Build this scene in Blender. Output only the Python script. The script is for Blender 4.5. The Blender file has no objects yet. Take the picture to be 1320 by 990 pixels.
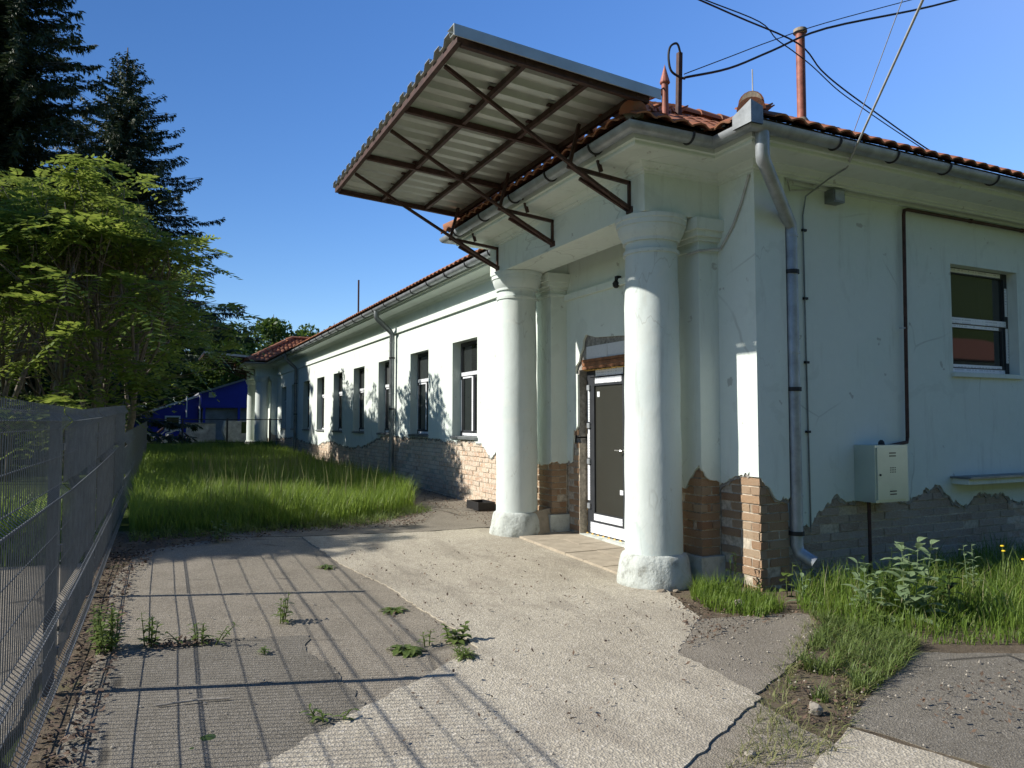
import bpy, bmesh, math, random
import numpy as np
from mathutils import Vector, Matrix, noise as mnoise
from mathutils.geometry import tessellate_polygon, delaunay_2d_cdt
R = math.radians
random.seed(7)
sc = bpy.context.scene
C = sc.collection
# ------------------------------------------------------------ camera, sky, sun, exposure
cam_d = bpy.data.cameras.new('camera'); cam = bpy.data.objects.new('camera', cam_d); C.objects.link(cam)
cam.location = (0, 0, 1.6); cam.rotation_euler = (R(90 + 2.91), R(0), R(-25.94))
cam_d.sensor_width = 36; cam_d.lens = 36 * 959 / 1320; cam_d.clip_end = 2000; cam_d.clip_start = .05
sc.camera = cam
SUN_EL, SUN_AZ = R(35), R(71.5)          # azimuth from +Y towards -X
wd = bpy.data.worlds.new('World'); sc.world = wd; wd.use_nodes = True
nt = wd.node_tree; sky = nt.nodes.new('ShaderNodeTexSky'); sky.sky_type = 'NISHITA'; sky.sun_disc = False
sky.sun_elevation = SUN_EL; sky.sun_rotation = SUN_AZ; sky.air_density = 1.0; sky.dust_density = .1; sky.ozone_density = 4.0; sky.altitude = 300
nt.nodes['Background'].inputs[1].default_value = .092
hs_ = nt.nodes.new('ShaderNodeHueSaturation'); hs_.inputs['Saturation'].default_value = 1.2; hs_.inputs['Hue'].default_value = .508
nt.links.new(sky.outputs[0], hs_.inputs['Color']); nt.links.new(hs_.outputs[0], nt.nodes['Background'].inputs[0])
sd = bpy.data.lights.new('sun', 'SUN'); sd.energy = 4.5; sd.angle = R(.53); sd.color = (1, .95, .87)
so = bpy.data.objects.new('sun', sd); C.objects.link(so)
sv = Vector((-math.sin(SUN_AZ) * math.cos(SUN_EL), math.cos(SUN_AZ) * math.cos(SUN_EL), math.sin(SUN_EL)))
so.rotation_euler = (-sv).to_track_quat('-Z', 'Y').to_euler(); so.location = sv * 60
sc.view_settings.view_transform = 'Standard'; sc.view_settings.look = 'None'
sc.view_settings.exposure = 0.66; sc.view_settings.gamma = 1

# ------------------------------------------------------------ materials
def mat(name, rough=.8, metal=0., spec=.5):
    m = bpy.data.materials.new(name); m.use_nodes = True
    b = m.node_tree.nodes['Principled BSDF']
    b.inputs['Roughness'].default_value = rough; b.inputs['Metallic'].default_value = metal
    b.inputs['Specular IOR Level'].default_value = spec
    return m
class G:
    """small node helper"""
    def __init__(s, m): s.m = m; s.t = m.node_tree; s.n = s.t.nodes; s.b = s.n['Principled BSDF']; s.co = s.n.new('ShaderNodeTexCoord').outputs['Object']
    def L(s, a, b): s.t.links.new(a, b)
    def sc(s, v):
        n = s.n.new('ShaderNodeMapping'); n.inputs['Scale'].default_value = v; s.L(s.co, n.inputs[0]); return n.outputs[0]
    def noise(s, scale, detail=4, rough=.55, co=None, dist=0):
        n = s.n.new('ShaderNodeTexNoise'); n.inputs['Scale'].default_value = scale; n.inputs['Detail'].default_value = detail
        n.inputs['Roughness'].default_value = rough; n.inputs['Distortion'].default_value = dist; s.L(co or s.co, n.inputs['Vector']); return n.outputs['Fac']
    def vor(s, scale, feat='F1', co=None, out='Distance'):
        n = s.n.new('ShaderNodeTexVoronoi'); n.feature = feat; n.inputs['Scale'].default_value = scale; s.L(co or s.co, n.inputs['Vector']); return n.outputs[out]
    def ramp(s, f, stops):
        n = s.n.new('ShaderNodeValToRGB'); e = n.color_ramp.elements
        while len(e) < len(stops): e.new(.5)
        for k, (p, c) in enumerate(stops):
            e[k].position = p; e[k].color = (c, c, c, 1) if isinstance(c, (int, float)) else (*c, 1)
        s.L(f, n.inputs[0]); return n.outputs[0]
    def mix(s, f, a, b, mode='MIX'):
        n = s.n.new('ShaderNodeMix'); n.data_type = 'RGBA'; n.blend_type = mode
        if isinstance(f, (int, float)): n.inputs[0].default_value = f
        else: s.L(f, n.inputs[0])
        for q, v in ((6, a), (7, b)):
            if isinstance(v, tuple): n.inputs[q].default_value = (*v, 1)
            else: s.L(v, n.inputs[q])
        return n.outputs[2]
    def math(s, op, a, b=0.):
        n = s.n.new('ShaderNodeMath'); n.operation = op
        for q, v in ((0, a), (1, b)):
            if isinstance(v, (int, float)): n.inputs[q].default_value = v
            else: s.L(v, n.inputs[q])
        return n.outputs[0]
    def island(s): return s.n.new('ShaderNodeNewGeometry').outputs['Random Per Island']
    def objrand(s): return s.n.new('ShaderNodeObjectInfo').outputs['Random']
    def z(s):
        n = s.n.new('ShaderNodeSeparateXYZ'); s.L(s.co, n.inputs[0]); return n.outputs[2]
    def col(s, c): s.L(c, s.b.inputs['Base Color'])
    def rough(s, c): s.L(c, s.b.inputs['Roughness'])
    def bump(s, h, strength=.3, dist=.01):
        n = s.n.new('ShaderNodeBump'); n.inputs['Strength'].default_value = strength; n.inputs['Distance'].default_value = dist
        s.L(h, n.inputs['Height']); s.L(n.outputs[0], s.b.inputs['Normal'])
M = {}
def plain(name, c, rough=.7, metal=0., var=.25, scale=6, bump=0., spec=.4, bscale=60):
    m = mat(name, rough, metal, spec); g = G(m)
    d = tuple(x * (1 - var) for x in c); l = tuple(min(1, x * (1 + var)) for x in c)
    g.col(g.ramp(g.noise(scale, 6, .65), [(.3, d), (.7, l)]))
    if bump: g.bump(g.noise(bscale, 5), bump, .004)
    M[name] = m; return m
def leafmat(name, c1, c2, trans=.35, rough=.5, spec=.3):
    m = mat(name, rough, 0, spec); g = G(m)
    col = g.mix(g.island(), c1, c2)
    col = g.mix(g.ramp(g.noise(.9, 3), [(.35, 0.), (.7, 1.)]), col, g.mix(.5, col, c2))
    g.col(col)
    t = g.n.new('ShaderNodeBsdfTranslucent'); hs = g.n.new('ShaderNodeHueSaturation'); hs.inputs['Value'].default_value = 1.5; hs.inputs['Hue'].default_value = .485
    g.L(col, hs.inputs['Color']); g.L(hs.outputs[0], t.inputs[0])
    mx = g.n.new('ShaderNodeMixShader'); mx.inputs[0].default_value = trans
    g.L(g.b.outputs[0], mx.inputs[1]); g.L(t.outputs[0], mx.inputs[2]); g.L(mx.outputs[0], g.n['Material Output'].inputs[0])
    M[name] = m; return m

# plaster: pale mint lime render, patchy repaint, drip stains with a shape of their own, hairline crazing
m = mat('plaster', .9, 0, .2); g = G(m)
base = g.ramp(g.noise(.7, 5, .6), [(.3, (.62, .69, .635)), (.7, (.70, .76, .705))])
fine = g.ramp(g.noise(9, 6, .7), [(.35, 0.), (.75, 1.)])
base = g.mix(g.math('MULTIPLY', fine, .25), base, (.52, .58, .53))
st = g.ramp(g.noise(1.0, 5, .7, g.sc((6, 6, .9))), [(.56, 0.), (.76, 1.)])
base = g.mix(g.math('MULTIPLY', st, .42), base, (.36, .38, .33))
pa = g.ramp(g.noise(.55, 3, .5, None, .6), [(.50, 0.), (.515, 1.)])
base = g.mix(g.math('MULTIPLY', pa, .30), base, (.66, .70, .66))
pb = g.ramp(g.noise(1.7, 4, .6, None, .8), [(.60, 0.), (.63, 1.)])
base = g.mix(g.math('MULTIPLY', pb, .22), base, (.47, .52, .47))
ck = g.ramp(g.vor(.9, 'DISTANCE_TO_EDGE', g.mix(.25, g.co, g.n.new('ShaderNodeTexNoise').outputs['Color'])), [(.003, 1.), (.007, 0.)])
base = g.mix(g.math('MULTIPLY', g.math('MULTIPLY', ck, g.ramp(g.noise(.8, 2), [(.54, 0.), (.64, 1.)])), .4), base, (.28, .30, .27))
sp = g.ramp(g.noise(5.5, 3, .6), [(.68, 0.), (.715, 1.)])
base = g.mix(g.math('MULTIPLY', sp, .6), base, (.30, .30, .27))
g.col(base); g.bump(g.math('ADD', g.noise(3, 4, .6), g.math('MULTIPLY', g.noise(70, 4), .25)), .35, .012); M['plaster'] = m
m = mat('column_plaster', .85, 0, .25); g = G(m)
base = g.ramp(g.noise(1.1, 5, .6), [(.3, (.55, .62, .59)), (.7, (.65, .71, .68))])
base = g.mix(g.math('MULTIPLY', g.ramp(g.noise(14, 6, .75), [(.55, 0.), (.8, 1.)]), .3), base, (.42, .44, .38))
pa = g.ramp(g.noise(1.3, 4, .6, None, .8), [(.50, 0.), (.52, 1.)])
base = g.mix(g.math('MULTIPLY', pa, .35), base, (.66, .69, .64))
ck = g.ramp(g.vor(1.6, 'DISTANCE_TO_EDGE', g.mix(.3, g.co, g.n.new('ShaderNodeTexNoise').outputs['Color'])), [(.004, 1.), (.010, 0.)])
base = g.mix(g.math('MULTIPLY', g.math('MULTIPLY', ck, g.ramp(g.noise(1.5, 2), [(.52, 0.), (.62, 1.)])), .35), base, (.32, .33, .29))
sd_ = g.ramp(g.noise(1.2, 5, .7, g.sc((7, 7, .8))), [(.54, 0.), (.75, 1.)])
base = g.mix(g.math('MULTIPLY', sd_, .5), base, (.38, .40, .35))
sc_ = g.ramp(g.noise(4, 6, .7, g.sc((3, 3, 1)), 1.5), [(.64, 0.), (.68, 1.)])
base = g.mix(g.math('MULTIPLY', sc_, .5), base, (.43, .42, .36))
g.col(base); g.bump(g.math('ADD', g.noise(4, 5, .65), g.math('MULTIPLY', g.noise(45, 4), .2)), .4, .014); M['column_plaster'] = m
m = mat('base_render', .95, 0, .15); g = G(m)
base = g.ramp(g.noise(7, 7, .7), [(.28, (.20, .20, .17)), (.45, (.46, .49, .45)), (.75, (.60, .64, .60))])
g.col(base); g.bump(g.noise(22, 6, .7), .8, .02); M['base_render'] = m
def brickmat(name, cols, lime, limeamt, sc2=14):
    m = mat(name, .95, 0, .12); g = G(m)
    c = g.ramp(g.math('FRACT', g.math('ADD', g.island(), g.objrand())), [(i / (len(cols) - 1), q) for i, q in enumerate(cols)])
    c = g.mix(g.ramp(g.noise(40, 5, .7), [(.40, 0.), (.80, .38)]), c, (.20, .13, .09))
    c = g.mix(g.math('MULTIPLY', g.ramp(g.noise(sc2, 6, .75), [(.42, 0.), (.62, 1.)]), limeamt), c, lime)
    g.col(c); g.bump(g.math('ADD', g.noise(60, 6, .75), g.noise(14, 4, .7)), 1., .022); M[name] = m
brickmat('brick_orange', [(.52, .27, .14), (.60, .40, .24), (.46, .23, .12), (.64, .48, .32), (.55, .33, .19), (.62, .38, .21)], (.66, .57, .43), .5)
brickmat('brick_pale', [(.62, .42, .28), (.72, .56, .41), (.56, .36, .24), (.74, .62, .48), (.66, .48, .35)], (.76, .69, .57), .85)
brickmat('brick_grey', [(.56, .42, .30), (.66, .55, .44), (.50, .35, .25), (.72, .63, .52)], (.76, .72, .64), .8, 9)
plain('mortar', (.44, .39, .31), .95, var=.45, scale=25, bump=.8, spec=.1)
plain('rough_mortar', (.27, .255, .23), .95, var=.5, scale=18, bump=1., spec=.1, bscale=35)
plain('block', (.62, .63, .65), .9, var=.06, scale=30, bump=.2)
plain('lintel_wood', (.23, .10, .045), .7, var=.5, scale=12, bump=.3)
plain('foam', (.75, .48, .15), .8, var=.25, scale=30, bump=.6)
plain('zinc', (.34, .365, .385), .52, .55, var=.28, scale=5, bump=.08, bscale=12)
plain('zinc_old', (.24, .26, .27), .5, .7, var=.35, scale=4, bump=.1, bscale=14)
plain('strap', (.02, .02, .022), .6)
plain('steel_brown', (.060, .030, .024), .65, .15, var=.45, scale=14, bump=.2)
plain('steel_red', (.28, .10, .07), .6, .1, var=.35, scale=10, bump=.15)
plain('sheet_pale', (.50, .52, .48), .42, .45, var=.14, scale=2.5, bump=.05)
m = mat('tile', .85, 0, .2); g = G(m)
c = g.ramp(g.island(), [(0, (.22, .075, .04)), (.3, (.32, .12, .06)), (.6, (.27, .10, .055)), (.85, (.38, .17, .09)), (1, (.20, .08, .05))])
c = g.mix(g.ramp(g.noise(12, 6, .75), [(.42, 0.), (.70, .8)]), c, (.15, .12, .09))
g.col(c); g.bump(g.noise(80, 5), .3, .004); M['tile'] = m
plain('cap_stone', (.24, .20, .15), .95, var=.55, scale=9, bump=.8, bscale=30)
plain('wood_dark', (.07, .045, .03), .8, var=.4, scale=10)
plain('frame_dark', (.030, .033, .038), .45, var=.2)
m = mat('film', .35, 0, .5); g = G(m)     # white protective film with faint printed lines
w = g.n.new('ShaderNodeTexWave'); w.inputs['Scale'].default_value = 9; w.inputs['Distortion'].default_value = 0; w.bands_direction = 'Z'; g.L(g.co, w.inputs[0])
pr = g.math('MULTIPLY', g.ramp(w.outputs[1], [(.55, 0.), (.62, 1.)]), g.ramp(g.noise(26, 2, .5, g.sc((1, 1, .2))), [(.48, 0.), (.52, 1.)]))
g.col(g.mix(g.math('MULTIPLY', pr, .5), (.74, .76, .78), (.30, .33, .38))); g.bump(g.noise(18, 3), .25, .01); M['film'] = m
m = mat('glass_dark', .03, 0, .6); g = G(m); g.col(g.ramp(g.objrand(), [(0, (.014, .017, .016)), (.6, (.03, .034, .033)), (1, (.085, .09, .088))])); g.bump(g.noise(1.2, 2), .03, .03); M['glass_dark'] = m
m = mat('door_pane', .12, 0, .5); g = G(m); g.b.inputs['Base Color'].default_value = (.036, .036, .030, 1); M['door_pane'] = m
plain('steel_handle', (.6, .6, .58), .3, .9, var=.05)
plain('box_paint', (.46, .53, .47), .32, .4, var=.07, scale=3)
plain('black_plastic', (.012, .012, .013), .6)
plain('cable_black', (.012, .012, .013), .6)
plain('cable_grey', (.42, .42, .40), .5)
plain('fence_wire', (.19, .20, .21), .5, .4, var=.2, scale=8)
plain('fence_post', (.13, .135, .145), .5, .4, var=.2, scale=8)
plain('trunk', (.10, .085, .065), .95, var=.4, scale=14, bump=.8, bscale=30)
plain('trunk_grey', (.17, .145, .115), .95, var=.4, scale=14, bump=.6, bscale=30)
plain('dead_leaf', (.10, .066, .044), .9, var=.6, scale=9)
plain('stone', (.30, .27, .22), .95, var=.3, scale=9, bump=.6)
plain('blue_metal', (.012, .028, .32), .5, .1, var=.12, scale=2)
plain('white_paint', (.70, .71, .71), .6, var=.1, scale=3)
plain('grey_wall', (.20, .21, .22), .8, var=.3, scale=1.5)
plain('dirty_white', (.42, .42, .40), .8, var=.5, scale=3)
leafmat('grass_blade', (.080, .150, .017), (.185, .27, .048), .48)
leafmat('grass_dry', (.26, .24, .12), (.16, .19, .06), .3)
leafmat('weed_leaf', (.085, .135, .028), (.15, .20, .055), .35)
leafmat('mullein_leaf', (.15, .22, .11), (.20, .27, .14), .3, .7)
leafmat('sumac_leaf', (.09, .155, .022), (.20, .26, .05), .42)
leafmat('spruce_needle', (.016, .034, .016), (.040, .066, .026), .12, .6)
leafmat('tree_leaf', (.035, .085, .014), (.085, .14, .024), .3)
leafmat('bush_leaf', (.020, .045, .010), (.05, .085, .02), .25)
plain('yellow_flower', (.75, .52, .02), .7, var=.1)
# ground materials
m = mat('concrete', .92, 0, .2); g = G(m)
c = g.ramp(g.noise(.8, 5, .65), [(.3, (.40, .355, .27)), (.7, (.52, .47, .365))])
ag = g.vor(85, 'F1', None, 'Color'); bw = g.n.new('ShaderNodeRGBToBW'); g.L(ag, bw.inputs[0])
c = g.mix(g.ramp(bw.outputs[0], [(.2, .55), (.8, 0.)]), c, (.17, .155, .13))
c = g.mix(g.ramp(bw.outputs[0], [(.72, 0.), (.9, .5)]), c, (.56, .52, .46))
c = g.mix(g.ramp(g.noise(2.2, 6, .7, g.sc((1, .35, 1))), [(.48, 0.), (.72, .7)]), c, (.19, .165, .13))
c = g.mix(g.ramp(g.noise(.9, 5, .75, None, 1.2), [(.55, 0.), (.66, .5)]), c, (.26, .225, .175))
g.col(c); g.bump(g.math('ADD', g.vor(85), g.noise(25, 4)), .6, .008); M['concrete'] = m
def asphalt(name, a, b, speck):
    m = mat(name, .92, 0, .25); g = G(m)
    c = g.ramp(g.noise(1.6, 6, .7), [(.3, a), (.7, b)])
    ag = g.vor(120, 'F1', None, 'Color'); bw = g.n.new('ShaderNodeRGBToBW'); g.L(ag, bw.inputs[0])
    c = g.mix(g.ramp(bw.outputs[0], [(.68, 0.), (.9, .6)]), c, speck)
    c = g.mix(g.ramp(bw.outputs[0], [(.1, .6), (.35, 0.)]), c, tuple(x * .4 for x in a))
    cr = g.ramp(g.vor(.55, 'DISTANCE_TO_EDGE', g.mix(.12, g.co, g.n.new('ShaderNodeTexNoise').outputs['Color'])), [(.004, 1.), (.012, 0.)])
    cr = g.math('MULTIPLY', cr, g.ramp(g.noise(.9, 3, .6), [(.50, 0.), (.58, 1.)]))
    c = g.mix(g.math('MULTIPLY', cr, .75), c, tuple(x * .25 for x in a))
    g.col(c); g.bump(g.math('SUBTRACT', g.math('ADD', g.vor(120), g.noise(18, 5)), g.math('MULTIPLY', cr, 2.)), .6, .008); M[name] = m
asphalt('asphalt_brown', (.19, .165, .125), (.28, .245, .19), (.42, .385, .32))
asphalt('asphalt_dark', (.130, .116, .090), (.195, .176, .142), (.32, .295, .25))
asphalt('asphalt_old', (.16, .14, .108), (.24, .212, .168), (.34, .31, .27))
m = mat('dirt', .97, 0, .1); g = G(m)
c = g.ramp(g.noise(2.5, 7, .75), [(.3, (.085, .066, .045)), (.55, (.15, .12, .085)), (.75, (.12, .125, .05))])
c = g.mix(g.ramp(g.vor(45, 'F1'), [(.05, .7), (.25, 0.)]), c, (.30, .27, .22))
g.col(c); g.bump(g.noise(30, 7, .75), 1., .02); M['dirt'] = m
m = mat('meadow', .97, 0, .1); g = G(m)
g.col(g.ramp(g.noise(1.5, 7, .75), [(.3, (.035, .055, .013)), (.6, (.07, .10, .022)), (.8, (.10, .09, .04))])); g.bump(g.noise(20, 7, .75), 1., .05); M['meadow'] = m
plain('paver', (.36, .31, .235), .92, var=.22, scale=5, bump=.5)

# ------------------------------------------------------------ object helpers
def link(name, me, m, parent=None):
    o = bpy.data.objects.new(name, me); C.objects.link(o)
    if m: me.materials.append(M[m])
    if parent: o.parent = parent
    return o
def thing(name, label, cat, group=None, loc=(0, 0, 0)):
    o = bpy.data.objects.new(name, None); C.objects.link(o); o.location = loc; o.empty_display_size = .2
    o['label'] = label; o['category'] = cat
    if group: o['group'] = group
    return o
def tag(o, label, cat, group=None):
    o['label'] = label; o['category'] = cat
    if group: o['group'] = group
    return o
class MB:
    def __init__(s): s.v = []; s.f = []
    def add(s, v, f): b = len(s.v); s.v += [tuple(p) for p in v]; s.f += [tuple(i + b for i in q) for q in f]
    def box(s, x0, x1, y0, y1, z0, z1):
        s.add([(x0, y0, z0), (x1, y0, z0), (x1, y1, z0), (x0, y1, z0), (x0, y0, z1), (x1, y0, z1), (x1, y1, z1), (x0, y1, z1)],
              [(0, 3, 2, 1), (4, 5, 6, 7), (0, 1, 5, 4), (1, 2, 6, 5), (2, 3, 7, 6), (3, 0, 4, 7)])
        return s
    def tube(s, pts, r, n=8, cap=True):
        pts = [Vector(p) for p in pts]; k = len(pts); rs = r if isinstance(r, (list, tuple)) else [r] * k
        prev = None; rings = []
        for i, p in enumerate(pts):
            d = (pts[min(i + 1, k - 1)] - pts[max(i - 1, 0)]).normalized()
            if prev is None:
                a = d.cross(Vector((0, 0, 1)));
                if a.length < .05: a = d.cross(Vector((1, 0, 0)))
                a.normalize()
            else: a = (prev - d * prev.dot(d)).normalized()
            prev = a; b = d.cross(a)
            rings.append([p + (a * math.cos(t) + b * math.sin(t)) * rs[i] for t in [2 * math.pi * j / n for j in range(n)]])
        v = [q for r_ in rings for q in r_]; f = []
        for i in range(k - 1):
            for j in range(n): f.append((i * n + j, i * n + (j + 1) % n, (i + 1) * n + (j + 1) % n, (i + 1) * n + j))
        if cap: f.append(tuple(range(n - 1, -1, -1))); f.append(tuple((k - 1) * n + j for j in range(n)))
        s.add(v, f); return s
    def bar(s, a, b, w, h=None):
        """square bar from a to b"""
        a, b = Vector(a), Vector(b); h = h or w; d = (b - a).normalized()
        x = d.cross(Vector((0, 0, 1)))
        if x.length < .05: x = Vector((0, 1, 0))
        x.normalize(); y = x.cross(d); v = []
        for p in (a, b):
            for sx, sy in ((-1, -1), (1, -1), (1, 1), (-1, 1)): v.append(p + x * (sx * w / 2) + y * (sy * h / 2))
        s.add(v, [(0, 3, 2, 1), (4, 5, 6, 7), (0, 1, 5, 4), (1, 2, 6, 5), (2, 3, 7, 6), (3, 0, 4, 7)]); return s
    def lathe(s, prof, cx, cy, n=32, jit=None):
        v = []; f = []; k = len(prof)
        for r, z in prof:
            for j in range(n):
                t = 2 * math.pi * j / n; rr, zz = r, z
                if jit: d = mnoise.noise(Vector((math.cos(t) * 3, math.sin(t) * 3, z * 6))) * jit; rr += d
                v.append((cx + rr * math.cos(t), cy + rr * math.sin(t), zz))
        for i in range(k - 1):
            for j in range(n): f.append((i * n + j, i * n + (j + 1) % n, (i + 1) * n + (j + 1) % n, (i + 1) * n + j))
        f.append(tuple(range(n - 1, -1, -1))); f.append(tuple((k - 1) * n + j for j in range(n)))
        s.add(v, f); return s
    def mesh(s, name, smooth=False, angle=None):
        me = bpy.data.meshes.new(name); me.from_pydata(s.v, [], s.f); me.update()
        if smooth: me.shade_smooth()
        if angle: me.set_sharp_from_angle(angle=R(angle))
        return me
    def build(s, name, m, parent=None, smooth=False, angle=None):
        return link(name, s.mesh(name, smooth or bool(angle), angle), m, parent)
def npmesh(name, v, f, m, parent=None, smooth=False):
    """v (n,3), f (m,k) numpy"""
    me = bpy.data.meshes.new(name); k = f.shape[1]
    me.vertices.add(len(v)); me.vertices.foreach_set('co', np.ascontiguousarray(v, np.float32).ravel())
    me.loops.add(f.size); me.loops.foreach_set('vertex_index', np.ascontiguousarray(f, np.int32).ravel())
    me.polygons.add(len(f)); me.polygons.foreach_set('loop_start', np.arange(0, f.size, k, dtype=np.int32))
    me.update(calc_edges=True); me.validate()
    if smooth: me.shade_smooth()
    return link(name, me, m, parent)
def copy_tree(o, parent=None, off=None, group=None):
    c = o.copy(); C.objects.link(c); c.parent = parent
    if off: c.location = Vector(o.location) + Vector(off)
    for ch in list(o.children): copy_tree(ch, c)
    return c
def gz(y): return 0. if y < 6.2 else .025 * (y - 6.2) if y < 12 else .145 + .0125 * (y - 12) if y < 32 else .395
def sheet(name, loop, off, m, step=.35, jit=.02, edge=.12, skirt=.03, seed=0, parent=None):
    """ground-following patch with a ragged edge"""
    rnd = random.Random(seed); b = []
    for i, p in enumerate(loop):
        q = loop[(i + 1) % len(loop)]; L = math.dist(p, q); n = max(1, int(L / edge)); nx, ny = (q[1] - p[1]) / L, -(q[0] - p[0]) / L
        for j in range(n):
            t = j / n; d = jit * (mnoise.noise(Vector((p[0] + (q[0] - p[0]) * t, p[1] + (q[1] - p[1]) * t, seed)) * 5.5) * 1.4 + rnd.uniform(-.6, .6)) if j else 0
            b.append(Vector((p[0] + (q[0] - p[0]) * t + nx * d, p[1] + (q[1] - p[1]) * t + ny * d)))
    xs = [p.x for p in b]; ys = [p.y for p in b]; pts = list(b)
    def inside(x, y):
        c = False; j = len(b) - 1
        for i in range(len(b)):
            if (b[i].y > y) != (b[j].y > y) and x < (b[j].x - b[i].x) * (y - b[i].y) / (b[j].y - b[i].y) + b[i].x: c = not c
            j = i
        return c
    y = min(ys) + step
    while y < max(ys):
        x = min(xs) + step
        while x < max(xs):
            if inside(x, y): pts.append(Vector((x + rnd.uniform(-.05, .05), y + rnd.uniform(-.05, .05))))
            x += step
        y += step
    n = len(b); r = delaunay_2d_cdt(pts, [], [list(range(n))], 1, 1e-5)
    v = [(p.x, p.y, gz(p.y) + off + .004 * mnoise.noise(Vector((p.x, p.y, 0)) * 1.3)) for p in r[0]]; f = [tuple(q) for q in r[2]]
    mb = MB(); mb.add(v, f)
    if skirt:
        bv = [(p.x, p.y, gz(p.y) + off + .004 * mnoise.noise(Vector((p.x, p.y, 0)) * 1.3)) for p in b]
        mb.add(bv + [(x, y, z - skirt) for x, y, z in bv], [(i, (i + 1) % n, n + (i + 1) % n, n + i) for i in range(n)])
    o = mb.build(name, m, parent)
    if not parent: o['kind'] = 'structure'
    return o

# ------------------------------------------------------------ ground
xs = sorted(set([-400, -200, -100, -60, -40, -25, -15, -8, -4, -2, 0, 2, 4, 6, 8, 12, 20, 40, 80, 150, 300]))
ys = sorted(set([-300, -120, -60, -30, -15, -8, -4, 0, 2, 4, 6.2, 8, 10, 12, 15, 20, 26, 32, 40, 60, 90, 150, 300, 600]))
mb = MB(); mb.add([(x, y, gz(y) - .03) for y in ys for x in xs], [(j * len(xs) + i, j * len(xs) + i + 1, (j + 1) * len(xs) + i + 1, (j + 1) * len(xs) + i) for j in range(len(ys) - 1) for i in range(len(xs) - 1)])
mb.build('ground', 'meadow')['kind'] = 'structure'
sheet('bare_earth', [(-.55, -1), (11, -1), (13, 5.3), (5.25, 5.4), (5.3, 9), (5.3, 34), (4.4, 34), (4.2, 13.5), (3.9, 12.2), (2.2, 11.2), (-.55, 11.4)], -.004, 'dirt', .5, seed=1)
sheet('asphalt_yard', [(-.34, -1), (3.0, -1), (3.1, 2.9), (3.3, 4.1), (2.2, 7.0), (1.95, 8.6), (1.9, 10.25), (.9, 10.35), (-.1, 9.75), (-.3, 8.2), (-.28, 6.2), (-.36, 4.6)], .0, 'asphalt_brown', .4, seed=2)
sheet('asphalt_patch', [(-.33, -.8), (1.1, -.8), (1.0, 3.5), (1.12, 4.2), (1.12, 4.85), (1.02, 5.4), (1.11, 5.75), (.35, 5.95), (-.22, 6.0), (-.27, 5.3), (-.35, 4.2)], .006, 'asphalt_dark', .4, jit=.025, edge=.05, seed=3)
sheet('concrete_driveway', [(1.82, 10.0), (3.5, 9.75), (4.3, 9.75), (4.9, 9.2), (4.9, 7.5), (4.7, 6.3), (4.35, 5.6), (4.06, 4.85), (3.32, 4.2), (3.22, 3.32), (2.3, 2.84), (1.6, 2.4), (1.2, .6), (.3, .6), (.2, 2.8), (.5, 3.7), (1.06, 4.13), (2.12, 4.9), (2.15, 5.4), (2.08, 7.0), (1.9, 8.2)], .010, 'concrete', .35, jit=.018, edge=.05, seed=4)
sheet('concrete_path', [(1.85, 10.05), (3.5, 9.8), (4.35, 9.8), (4.9, 9.6), (5.2, 9.8), (5.2, 16), (4.55, 16), (4.35, 13.5), (4.1, 12.0), (3.2, 11.2), (2.2, 10.75), (1.0, 10.7), (.9, 10.4)], .008, 'asphalt_old', .4, seed=5)
sheet('old_concrete', [(4.04, 4.82), (4.9, 4.62), (4.98, 4.4), (4.35, 3.95), (3.1, 3.30), (3.2, 4.18), (3.7, 4.9)], .007, 'asphalt_old', .35, seed=6)
sheet('asphalt_road', [(4.72, 3.55), (5.44, 3.18), (9, 1.6), (9, -2), (3.9, -2), (3.55, 2.2), (3.36, 2.84)], .0, 'asphalt_dark', .4, seed=7)
sheet('concrete_kerb_strip', [(3.30, 2.79), (3.44, 2.27), (3.75, .2), (2.9, .2), (2.78, 2.55)], .016, 'concrete', .3, jit=.012, seed=8)
sheet('neighbour_yard', [(-.62, -2), (-.56, 8.5), (-.5, 9.3), (-3, 9.6), (-14, 9.6), (-14, -2)], .0, 'asphalt_old', .8, jit=.05, seed=9)
# pavers in front of the door
pv = bpy.data.objects.new('porch_paving', None); C.objects.link(pv); pv['kind'] = 'structure'
rp = random.Random(3); paver_me = {}
for i in range(2):
    for j in range(7):
        x0, y0 = 4.40 + i * .43, 6.42 + j * .4
        if i == 0 and (j == 6): continue
        mbp = MB(); d = .006; z = gz(y0 + .2) + .034 + rp.uniform(-.003, .005)
        mbp.box(-.212, .212, -.197, .197, -.05, 0); o = mbp.build('paver', 'paver', pv); o.location = (x0 + .21, y0 + .2, z); o.rotation_euler = (.025 + rp.uniform(-.006, .006), rp.uniform(-.006, .006), rp.uniform(-.008, .008))

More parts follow.
